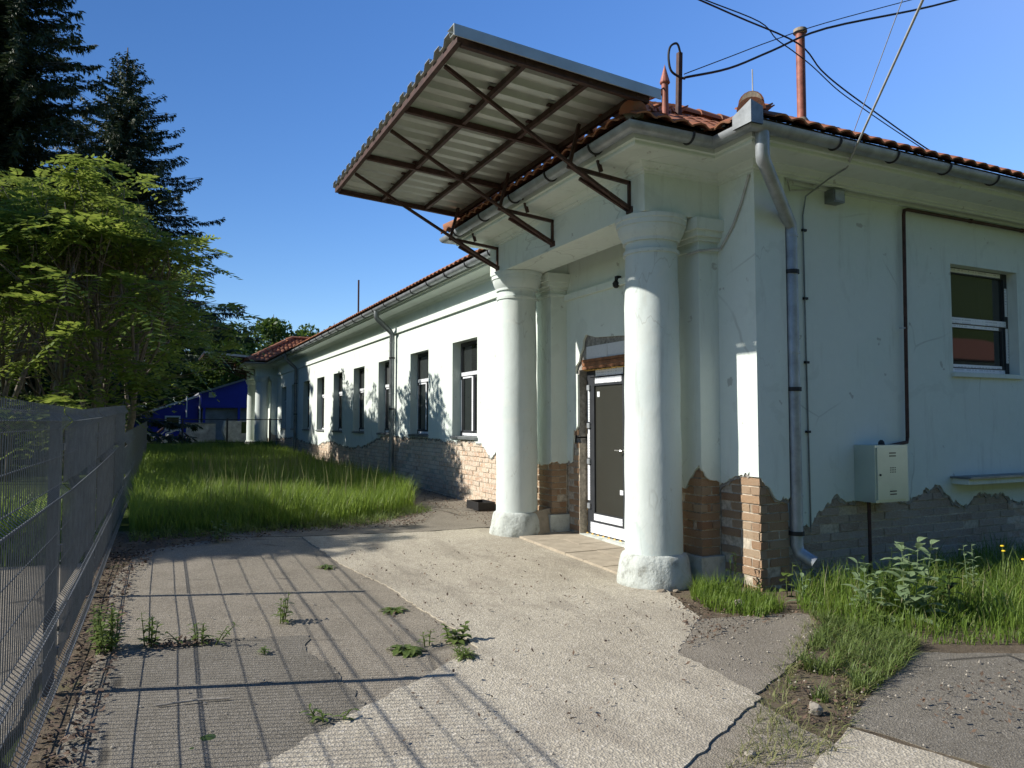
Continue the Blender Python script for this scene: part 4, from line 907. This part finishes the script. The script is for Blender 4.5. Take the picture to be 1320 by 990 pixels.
weed(1.64, 5.06, 'flat dark green rosette left of the two weeds on the concrete edge', .05, 3, .09, .03, spread=.05, per=5, seed=6, rosette=16, upright=.1)
weed(1.82, 5.12, 'thin sprig between the rosette and the round leaved weed', .10, 2, .06, .014, spread=.02, per=6, seed=7)
weed(2.03, 5.12, 'round leaved weed at the corner of the concrete', .10, 4, .065, .032, spread=.05, per=7, seed=8, rosette=6)
weed(1.95, 4.75, 'low grassy tuft just below the round leaved weed', .06, 8, .07, .01, spread=.06, per=3, seed=9, rosette=14)
weed(1.88, 6.15, 'dark flat rosette on the diagonal concrete edge', .03, 2, .08, .022, spread=.03, per=4, seed=10, rosette=15, upright=.05)
weed(1.72, 8.05, 'tiny rosette farther up the concrete edge', .03, 2, .07, .02, spread=.03, per=4, seed=16, rosette=12, upright=.05)
weed(.88, 4.06, 'thin sprawling sprig low on the dark asphalt', .05, 3, .07, .014, spread=.06, per=4, seed=11)
weed(.84, 10.1, 'pale green weed standing before the tall grass', .24, 4, .09, .03, spread=.06, per=7, seed=12)
weed(.75, 5.4, 'tiny sprig on the edge of the dark patch', .04, 2, .05, .014, spread=.03, per=4, seed=13)
weed(5.52, 4.06, 'tall pale woolly leaved plant standing in the side grass', .68, 4, .27, .095, 'mullein_leaf', .10, 12, 14, 6, 'large plants by the side wall', .65, 'leafy_plant', 'plant')
weed(5.30, 4.28, 'shorter woolly leaved plant left of the tall one', .46, 3, .21, .07, 'mullein_leaf', .06, 9, 15, 4, 'large plants by the side wall', .8, 'leafy_plant', 'plant')
weed(5.22, 4.83, 'small upright pale leaved plant near the downpipe outlet', .24, 1, .14, .05, 'mullein_leaf', .02, 6, 17, 3, 'large plants by the side wall', 1.2, 'leafy_plant', 'plant')
weed(5.32, 5.12, 'young maple seedling with lobed leaves at the pilaster foot', .34, 2, .10, .085, 'weed_leaf', .05, 4, 18, 0, 'large plants by the side wall', .1, 'leafy_plant', 'plant')
weed(4.98, 5.5, 'dark spiky thistle against the pilaster plinth', .36, 2, .12, .025, 'bush_leaf', .03, 10, 19, 0, 'large plants by the side wall', .6, 'leafy_plant', 'plant')
BP = 'large plants by the side wall'
weed(6.1, 4.15, 'broad leaved dock plant right of the tall woolly one', .40, 3, .20, .07, 'bush_leaf', .08, 8, 31, 8, BP, .6, 'leafy_plant', 'plant')
weed(5.85, 4.55, 'dark nettle clump behind the tall woolly plant', .50, 6, .10, .04, 'bush_leaf', .12, 12, 32, 0, BP, .3, 'leafy_plant', 'plant')
weed(6.6, 3.6, 'low broad rosette near the asphalt edge on the right', .14, 2, .20, .07, 'weed_leaf', .05, 5, 33, 14, BP, .4, 'leafy_plant', 'plant')
weed(5.15, 4.0, 'clover-like low plant left of the woolly plants', .14, 8, .07, .05, 'weed_leaf', .14, 6, 34, 8, BP, .4, 'leafy_plant', 'plant')
weed(6.9, 4.4, 'pale tall weed below the right end of the meter box', .48, 3, .13, .035, 'mullein_leaf', .08, 10, 35, 0, BP, .7, 'leafy_plant', 'plant')
weed(4.72, 5.15, 'leafy clump in the corner grass by the brick pilaster', .20, 6, .09, .035, 'weed_leaf', .10, 6, 36, 6, BP, .4, 'leafy_plant', 'plant')
for k, (x, y, h) in enumerate([(7.1, 4.25, .40), (7.25, 4.35, .42), (7.45, 4.2, .40), (7.6, 4.3, .43), (7.05, 4.05, .36), (7.7, 4.1, .38)]):
    t = thing('dandelion', ['leftmost of the taller dandelions in the side grass', 'second tall dandelion from the left in the side grass', 'dandelion in the middle of the flower group by the side wall', 'tallest dandelion at the back of the flower group', 'lowest dandelion in front of the flower group', 'rightmost dandelion near the edge of the picture'][k], 'flower', 'dandelions'); MB().tube([(x, y, 0), (x + .01, y, h)], .003, 5).build('stem', 'weed_leaf', t); MB().lathe([(.004, h), (.018, h + .008), (.015, h + .016), (.0, h + .02)], x + .01, y, 10).build('flower_head', 'yellow_flower', t)
# moss cushions
for k, (x, y, s, lb) in enumerate([(.30, 4.13, .035, 'round green moss cushion on the dark asphalt'), (.22, 4.03, .02, 'tiny moss cushion left of the round one')]):
    mb = MB(); mb.lathe([(s * 1.3, .006), (s, s * .25), (s * .5, s * .4), (.0, s * .45)], x, y, 14, s * .35); tag(mb.build('moss', 'bush_leaf', None, angle=60), lb, 'moss', 'moss cushions')
# twig and stones
tag(MB().tube([(.07, 4.68, .018), (.28, 4.66, .022), (.45, 4.62, .018)], .006, 6).build('twig', 'stone'), 'pale broken twig lying on the dark asphalt', 'twig')
def rock(name, x, y, s, label, flat=.6, m='stone'):
    bm = bmesh.new(); bmesh.ops.create_icosphere(bm, subdivisions=2, radius=1)
    for v in bm.verts: q = v.co.copy(); v.co = Vector((q.x * s, q.y * s * .8, q.z * s * flat)) * (1 + .3 * mnoise.noise(q * 1.6 + Vector((x, y, 0))))
    me = bpy.data.meshes.new(name); bm.to_mesh(me); bm.free(); o = link(name, me, m); o.location = (x, y, gz(y) + s * flat * .6); return tag(o, label, 'stone')
rock('stone', 3.32, 3.02, .042, 'brown cube-like stone in the strip between the pavings', .9)
rock('stone', 2.62, 2.78, .030, 'pale flat stone near the bottom edge of the strip')
rock('stone', 4.62, 5.0, .07, 'pale mossy stone in the grass near the building corner')
rock('rubble', 4.36, 5.745, .05, 'grey lump of broken render at the foot of the near column', .4, 'cap_stone')
rock('rubble', 4.50, 5.71, .035, 'smaller crumb of broken render beside the near column foot', .4, 'cap_stone')
t = thing('stone_slab', 'tan broken slab leaning against the left column base', 'slab')
mb = MB(); mb.add([(4.70, 8.83, .05), (5.0, 8.95, .05), (4.98, 9.02, .42), (4.62, 8.92, .38), (4.69, 8.87, .05), (4.99, 8.99, .05), (4.97, 9.05, .42), (4.61, 8.955, .38)], [(0, 1, 2, 3), (7, 6, 5, 4), (0, 4, 5, 1), (1, 5, 6, 2), (2, 6, 7, 3), (3, 7, 4, 0)]); mb.build('slab', 'paver', t)
t = thing('black_crate', 'low black plastic crate against the brick wall left of the porch', 'crate')
mb = MB(); x0, y0, z0 = 4.86, 11.25, gz(11.3) + .02
for a in ((x0, x0 + .02, y0, y0 + .5, z0, z0 + .13), (x0 + .28, x0 + .3, y0, y0 + .5, z0, z0 + .13), (x0 + .02, x0 + .28, y0, y0 + .02, z0, z0 + .128), (x0 + .02, x0 + .28, y0 + .48, y0 + .5, z0, z0 + .128), (x0 + .02, x0 + .28, y0 + .02, y0 + .48, z0, z0 + .015)): mb.box(*a)
mb.build('crate_body', 'black_plastic', t)

# ---- trees
def limb(mb, pts, r0, r1, n=7): k = len(pts); mb.tube(pts, [r0 + (r1 - r0) * i / (k - 1) for i in range(k)], n)
def fronds(centres, dirs, L, m, name, parent, nl=9, lw=.030, ll=.10):
    """pinnate leaves: leaflets in pairs along a drooping midrib"""
    n = len(centres); d = dirs / np.linalg.norm(dirs, axis=1)[:, None]; s = np.cross(d, [0, 0, 1.]); s /= (np.linalg.norm(s, axis=1)[:, None] + 1e-6)
    Ls = (L * rng.uniform(.7, 1.2, n))[:, None]; V = []; up = np.cross(s, d)
    for i in range(nl):
        t = (i + 1) / nl; p = centres + d * Ls * t - np.array([0, 0, 1.]) * Ls * .42 * t * t
        for sg in (-1, 1):
            a = (s * sg * .85 + d * .45 - np.array([0, 0, 1.]) * rng.uniform(.0, .45, (n, 1))); a /= np.linalg.norm(a, axis=1)[:, None]
            l = ll * (1.1 - .45 * abs(t - .45) * 1.6) * rng.uniform(.8, 1.2, (n, 1)) * Ls / L; b = np.cross(a, up); b /= np.linalg.norm(b, axis=1)[:, None] + 1e-6
            V.append(np.stack([p, p + a * l * .4 + b * lw / 2, p + a * l, p + a * l * .4 - b * lw / 2], 1))
    V = np.concatenate(V).reshape(-1, 3); f = np.arange(len(V)).reshape(-1, 4)
    return npmesh(name, V, f, m, parent)
def sumac(x, y, H, rad, label, seed, n_st=4, nf=520, zlow=.42, group='sumac trees behind the fence', low=0):
    t = thing('sumac_tree', label, 'tree', group); rnd = random.Random(seed); tr = MB(); tips = []
    z0 = gz(y) - .05
    def dome(a, q, hz):      # point on the crown dome: q 0..1 outwards, hz 0..1 inside to surface
        zt = H * (1 - .40 * q ** 2.6) * (.58 + .42 * hz); return Vector((x + rad * q * math.cos(a), y + rad * q * math.sin(a), z0 + zt + rnd.uniform(-.25, .25)))
    for k in range(n_st):
        a = 6.28 * k / n_st + rnd.uniform(-.5, .5); b = Vector((x + .35 * math.cos(a), y + .35 * math.sin(a), z0)); q = Vector((x + rad * .30 * math.cos(a), y + rad * .30 * math.sin(a), z0 + H * rnd.uniform(.30, .48))); mid = (b + q) / 2 + Vector((rnd.uniform(-.25, .25), rnd.uniform(-.25, .25), 0))
        limb(tr, [b, mid, q], .075, .045)
        for j in range(6):
            a2 = a + rnd.uniform(-1.0, 1.0); e = dome(a2, rnd.uniform(.2, .75), .35); s_ = q.lerp(mid, rnd.uniform(0, .7)); m1 = (s_ + e) / 2 + Vector((rnd.uniform(-.3, .3), rnd.uniform(-.3, .3), rnd.uniform(-.2, .15))); limb(tr, [s_, m1, e], .032, .016, 5)
            for i in range(7):
                a3 = a2 + rnd.uniform(-.8, .8); e2 = dome(a3, min(1.05, rnd.uniform(.1, 1.1)), rnd.uniform(.5, 1.)); st_ = m1.lerp(e, rnd.random())
                if (e2 - st_).length > rad * .75: e2 = st_ + (e2 - st_) * (rad * .75 / (e2 - st_).length)
                limb(tr, [st_, (st_ + e2) / 2 + Vector((rnd.uniform(-.15, .15), rnd.uniform(-.15, .15), -.12)), e2], .014, .006, 4); tips += [e2, e2, st_.lerp(e2, .7)]
    for k in range(low):      # low leafy shoots
        a = rnd.uniform(-2.6, 1.2); s_ = Vector((x + .3 * math.cos(a), y + .3 * math.sin(a), z0 + H * rnd.uniform(.16, .5))); q_ = rnd.uniform(.35, .95); e2 = s_ + Vector((rad * q_ * math.cos(a), rad * q_ * math.sin(a), rnd.uniform(.0, .7))); limb(tr, [s_, (s_ + e2) / 2, e2], .016, .007, 4); tips += [e2, e2, (s_ + e2 * 2) / 3]
    tr.build('trunk', 'trunk_grey', t, smooth=True)
    T = np.array([p[:] for p in tips]); nc = nf // 7; cc = T[rng.integers(0, len(T), nc)] + rng.normal(0, .14, (nc, 3))      # leaves stand in rosettes at the shoot ends
    a = rng.uniform(0, 6.28, (nc, 1)) + np.arange(7)[None] * (6.28 / 7) + rng.normal(0, .25, (nc, 7)); d = np.stack([np.cos(a), np.sin(a), rng.uniform(-.75, .85, (nc, 7))], 2).reshape(-1, 3); c = np.repeat(cc, 7, 0)
    fronds(c, d, .66, 'sumac_leaf', 'crown', t, 7, .075, .20); return t
def spruce(x, y, H, rad, label, seed, levels=44, z_first=1.2, power=.85, dens=1.):
    t = thing('spruce_tree', label, 'tree', 'spruces at the back left'); rnd = random.Random(seed); z0 = gz(y); tr = MB(); limb(tr, [(x, y, z0 - .1), (x + .05, y, z0 + H * .5), (x, y, z0 + H)], .30, .03, 9); A = []; D = []; Ln = []
    for l in range(levels):
        q = (l / levels) ** .95; z = z0 + z_first + (H - z_first - .3) * q; L = rad * ((1 - q) ** power) * 1. + .25; nb = 7 if q < .8 else 5
        for k in range(nb):
            a = 6.28 * k / nb + l * 1.1 + rnd.uniform(-.3, .3); Lb = L * rnd.uniform(.6, 1.12); dr = .30 * (1 - q) + .02; u = Vector((math.cos(a), math.sin(a), 0))
            pt = lambda s: Vector((x, y, z + .0)) + u * (Lb * s) + Vector((0, 0, Lb * (.22 * s - dr * 1.6 * s * s + .35 * s ** 4 * .6)))
            if rnd.random() < .5: limb(tr, [pt(0), pt(.5), pt(1)], .03, .008, 4)
            ns = max(4, int(Lb * 9 * dens)); side = Vector((-u.y, u.x, 0))
            for i in range(ns):
                s = (i + 1) / ns; p = pt(s); w = (1 - s) * .75 + .15
                for sg in (-1, 1):
                    A.append(p); D.append((u * .55 + side * sg * rnd.uniform(.4, 1.) + Vector((0, 0, rnd.uniform(-.55, .1))))); Ln.append(min(1.1, .22 + .38 * Lb * w * .5) * rnd.uniform(.7, 1.2))
                if rnd.random() < .8: A.append(p); D.append(u * .2 + side * rnd.uniform(-.3, .3) + Vector((0, 0, -.9))); Ln.append(.22 + .28 * rnd.random())
    tr.build('trunk', 'trunk', t, smooth=True)
    A = np.array([p[:] for p in A]); D = np.array([p[:] for p in D]); D /= np.linalg.norm(D, axis=1)[:, None]; Ln = np.array(Ln)[:, None]; V = []
    s = np.cross(D, [0, 0, 1.]); s /= np.linalg.norm(s, axis=1)[:, None] + 1e-6; up = np.cross(s, D)
    # each twig: a spray of needle-clad side shoots
    for fr, sd_, le in ((.0, 0, 1.), (.2, 1, .5), (.25, -1, .5), (.5, 1, .4), (.55, -1, .4)):
        b = A + D * Ln * fr; d = D + s * sd_ * .8; d /= np.linalg.norm(d, axis=1)[:, None]; e = b + d * Ln * le - np.array([0, 0, 1.]) * Ln * .12; w = np.cross(d, up + rng.normal(0, .5, up.shape)); w /= np.linalg.norm(w, axis=1)[:, None] + 1e-6; w = w * .035
        V.append(np.stack([b - w * .5, (b + e) / 2 - w, e, (b + e) / 2 + w], 1))
    V = np.concatenate(V).reshape(-1, 3); npmesh('crown', V, np.arange(len(V)).reshape(-1, 4), 'spruce_needle', t); return t
def broadleaf(x, y, H, rad, label, seed, n=9000, m='tree_leaf', size=.16, group='broadleaf trees in the background', trunk=True, zc=.62, name='broadleaf_tree', cat='tree'):
    t = thing(name, label, cat, group); r2 = np.random.default_rng(seed); z0 = gz(y); tr = MB(); rnd = random.Random(seed)
    limb(tr, [(x, y, z0 - .1), (x + .1, y, z0 + H * .4), (x, y, z0 + H * .75)], .05 * H ** .7, .03, 8); NC = 46; cs = []
    for k in range(NC):
        a = rnd.uniform(0, 6.28); q = rnd.random() ** .5; el = rnd.uniform(-.75, 1); rr = rad * q * math.sqrt(max(.05, 1 - el * el * .8)); c = Vector((x + rr * math.cos(a), y + rr * math.sin(a), z0 + H * zc + el * H * (1 - zc) * .92)); cs.append(c)
        if k % 3 == 0: limb(tr, [(x, y, z0 + H * .35), ((x + c.x) / 2, (y + c.y) / 2, (z0 + H * .4 + c.z) / 2), c], .02 * H ** .6, .01, 5)
    tr.build('trunk', 'trunk', t, smooth=True); Cc = np.array([c[:] for c in cs]); k = r2.integers(0, NC, n); dv = r2.normal(0, 1, (n, 3)); dv /= np.linalg.norm(dv, axis=1)[:, None]; P = Cc[k] + dv * (rad * .30 * r2.uniform(.3, 1, n) ** .4)[:, None] * np.array([1, 1, .75])
    a = dv + r2.normal(0, .7, (n, 3)); a /= np.linalg.norm(a, axis=1)[:, None]; b = np.cross(a, r2.normal(0, 1, (n, 3))); b /= np.linalg.norm(b, axis=1)[:, None]; s = (size * r2.uniform(.6, 1.3, n))[:, None]
    V = np.stack([P - a * s, P - b * s * .6, P + a * s, P + b * s * .6], 1).reshape(-1, 3); npmesh('crown', V, np.arange(len(V)).reshape(-1, 4), m, t); return t
sumac(-.95, 17.2, 6.7, 2.45, 'wide sumac tree with yellow-green feathery leaves right behind the fence', 1, 5, 1500, low=24)
sumac(-3.2, 20.3, 7.7, 3.1, 'sumac tree at the left edge with pale bare lower branches', 2, 5, 1500, low=18)
sumac(-1.0, 23.5, 7.0, 2.6, 'sumac tree behind the wide one, leaning towards the lawn', 3, 4, 1000, low=8)
sumac(-7.2, 13.2, 8.8, 1.6, 'sumac tree outside the left edge of the picture', 4, 4, 800)
sumac(-2.9, 26.6, 6.0, 2.0, 'smaller sumac tree nearest the blue building', 5, 4, 700, low=3)
for k, (Y_, H_) in enumerate(((14.2, 14.8), (18.2, 14.6), (25.0, 14.4))):
    sumac(-9.3 - .3 * k, Y_ + 4.85 + .1 * k, H_, 1.35, ['slender tall tree outside the left edge, nearest the camera', 'second slender tall tree outside the left edge', 'slender tall tree outside the left edge, farthest back'][k], 60 + k, 3, 680, group='slender trees outside the left edge')
spruce(-5.5, 34.5, 25.5, 6.6, 'huge dark spruce cut off by the top left corner of the picture', 1, 62, dens=1.1)
spruce(-1.6, 47, 22.6, 7.2, 'dark pointed spruce standing right of the huge one', 2, 42, 5.2)
spruce(-4.6, 52, 17, 5.0, 'lower spruce filling the gap between the two tall ones', 3, 40)
spruce(-10.5, 34, 17, 4.6, 'dark spruce behind the left edge of the fence', 4, 44)
for k, (x, y, H, r_, lb) in enumerate([(9.5, 74, 10.6, 4.2, 'round leafy tree behind the far porch roof'), (3.4, 72, 10.2, 4.0, 'leafy tree left of the round one behind the blue building'), (15.5, 80, 11.0, 4.2, 'tree top just left of the long roof edge'), (-4, 66, 11, 4.5, 'tree deep behind the spruces at the back'), (6.0, 66, 8.2, 3.4, 'lower pale green tree directly above the blue roof')]):
    broadleaf(x, y, H, r_, lb, 20 + k, 9000, 'tree_leaf', .20)
for k, (x, y, H, r_) in enumerate([(12.2, 86, 13.2, 2.2), (18.5, 84, 12.4, 2.0)]): spruce(x, y, H, r_, ['slim far conifer rising behind the round tree', 'slim far conifer beside the long roof edge'][k], 30 + k, 26)
for k, (x, y, H, r_) in enumerate([(-4, 64, 6.5, 4.2), (1.5, 67, 6.2, 3.6), (-11, 60, 7, 5)]):
    broadleaf(x, y, H, r_, ['leafy hedge tree seen under the branches left of the blue building', 'leafy hedge tree straight behind the lean-to roof', 'leafy hedge tree behind the spruce trunks'][k], 70 + k, 6000, 'tree_leaf', .2, 'hedge trees behind the blue building', True, .45)
for k, (x, y, H, r_) in enumerate([(-4.5, 24, 2.6, 2.0), (-8, 23, 3.0, 2.4), (-2.8, 30, 2.4, 2.0), (-12, 22, 3.4, 2.6), (-6.3, 28, 3.2, 2.4)]):
    broadleaf(x, y, H, r_, ['dark bush behind the sumac trees', 'dark bush at the left behind the fence', 'dark bush farthest along the fence', 'dark bush outside the left edge', 'dark bush deep under the spruces'][k], 40 + k, 5000, 'bush_leaf', .09, 'dark bushes under the trees', True, .45, 'bush', 'bush')

# ---- far end: blue building, fence, tank, scrap
bb = thing('blue_building', 'bright blue metal building with a lean-to beyond the far porch', 'building')
by = 54.; g0 = .395
def gable(x0, x1, z0, zl, zr, y0, y1, m, nm):
    mb = MB(); mb.add([(x0, y0, z0), (x1, y0, z0), (x1, y0, zr), (x0, y0, zl), (x0, y1, z0), (x1, y1, z0), (x1, y1, zr), (x0, y1, zl)], [(0, 1, 2, 3), (5, 4, 7, 6), (4, 0, 3, 7), (1, 5, 6, 2), (3, 2, 6, 7)]); return mb.build(nm, m, bb)
gable(3.1, 8.6, 2.55, 3.5, 5.4, by, by + 9, 'blue_metal', 'wall'); gable(-3.2, 3.09, g0 - .1, 1.0, 3.3, by + .4, by + 9, 'blue_metal', 'lean_to_wall'); gable(3.15, 8.55, g0 - .1, 2.545, 2.545, by + .3, by + 8.8, 'grey_wall', 'lower_wall')
for x in (3.2, 5.4, 7.2, 8.4): MB().box(x, x + .16, by - .02, by + .14, g0 - .1, 2.545).build('door_frame', 'blue_metal', bb)
rf_ = MB(); rf_.add([(2.9, by - .3, 3.55), (8.8, by - .3, 5.6), (8.8, by + 9.2, 5.6), (2.9, by + 9.2, 3.55), (2.9, by - .3, 3.43), (8.8, by - .3, 5.48), (8.8, by + 9.2, 5.48), (2.9, by + 9.2, 3.43)], [(0, 1, 2, 3), (7, 6, 5, 4), (0, 4, 5, 1), (1, 5, 6, 2), (2, 6, 7, 3), (3, 7, 4, 0)]); rf_.build('roof', 'grey_wall', bb)
MB().bar((-3.4, by + .3, 1.05), (3.0, by + .3, 3.38), .16, .12).build('roof_edge', 'white_paint', bb); MB().tube([(3.02, by + .2, 3.4), (3.02, by + .2, g0)], .06, 8).build('downpipe', 'white_paint', bb); MB().tube([(2.2, by + .2, 3.3), (2.2, by + .2, 1.9)], .04, 8).build('vent_pipe', 'white_paint', bb)
MB().box(3.55, 3.95, by - .03, by - .002, 3.25, 3.6).build('sign_plate', 'dirty_white', bb)
wnd = MB().box(.9, 1.85, by + .35, by + .398, 1.0, 2.0).build('window', 'white_paint', bb); MB().box(1.0, 1.75, by + .33, by + .349, 1.1, 1.9).build('pane', 'glass_dark', wnd)
t = thing('white_tank', 'dirty white eight-sided tank with a dark stain by the far fence', 'tank')
mb = MB(); X0, X1_, yy = 3.5, 5.6, 42.; pr = [(X0 + .25, g0), (X1_ - .25, g0), (X1_, g0 + .55), (X1_ - .1, g0 + .95), (X1_ - .3, g0 + 1.25), (X0 + .1, g0 + 1.25), (X0, g0 + .7)]
k = len(pr); mb.add([(a, yy, z) for a, z in pr] + [(a, yy + 1.2, z) for a, z in pr], [tuple(range(k)), tuple(range(2 * k - 1, k - 1, -1))] + [(i, k + i, k + (i + 1) % k, (i + 1) % k) for i in range(k)]); mb.build('tank_body', 'dirty_white', t)
MB().box(4.4, 4.95, yy - .02, yy - .004, g0 + .6, g0 + 1.2).build('tank_hatch', 'bush_leaf', t)
t = thing('concrete_panel', 'low dirty white wall panel left of the tank', 'panel'); MB().box(1.75, 3.2, 43, 43.2, g0, g0 + 1.1).build('panel_slab', 'dirty_white', t); MB().box(1.7, 3.25, 42.95, 43.25, g0 + 1.1, g0 + 1.16).build('panel_cap', 'grey_wall', t)
t = thing('scrap_pile', 'tangled pile of metal scrap and pipes in front of the blue wall', 'scrap pile'); rs = random.Random(9)
for k in range(34):
    a = rs.uniform(0, 3.14); x, y, z = rs.gauss(.75, .55), 43 + rs.uniform(-.5, .5), g0 + abs(rs.gauss(.1, .35)); l = rs.uniform(.3, .9); e = rs.uniform(-.5, .9)
    MB().bar((x - l / 2 * math.cos(a), y, z), (x + l / 2 * math.cos(a), y + l / 2 * math.sin(a), z + l * e * .6 + .1), rs.uniform(.03, .12)).build('scrap_piece', rs.choice(['dirty_white', 'grey_wall', 'steel_brown', 'frame_dark']), t)
t = thing('yard_fence', 'thin dark rail fence crossing the far end of the grass', 'fence')
for x in (1.2, 2.9, 4.6): MB().box(x - .035, x + .035, 32.96, 33.04, g0 - .1, g0 + 1.35).build('fence_post', 'frame_dark', t)
for z in (.35, 1.3): MB().bar((-.2, 33, g0 + z), (5.1, 33, g0 + z), .035).build('fence_rail', 'frame_dark', t)
# ---- behind the camera: the hillside and house that the side window mirrors
mb = MB(); n = 40
mb.add([(-250 + 900 * i / n, -60 - 90 * j / 6, -.5 + (0 if j == 0 else (16 + 60 * (j / 6)) * (.8 + .35 * mnoise.noise(Vector((i * .3, j * .4, 3)))))) for j in range(7) for i in range(n + 1)], [(j * (n + 1) + i, j * (n + 1) + i + 1, (j + 1) * (n + 1) + i + 1, (j + 1) * (n + 1) + i) for j in range(6) for i in range(n)])
o = mb.build('hills', 'meadow', None, smooth=True); o['kind'] = 'structure'
hs = thing('red_roof_house', 'white house with red roof mirrored in the side window', 'house')
MB().box(27, 43, -17, -9, 0, 4.2).build('wall', 'white_paint', hs); mb = MB(); mb.add([(26.5, -8.5, 4.25), (43.5, -8.5, 4.25), (43.5, -17.5, 4.25), (26.5, -17.5, 4.25), (31, -13, 5.9), (39, -13, 5.9)], [(0, 1, 5, 4), (2, 3, 4, 5), (3, 0, 4), (1, 2, 5), (0, 3, 2, 1)]); mb.build('roof', 'tile', hs)
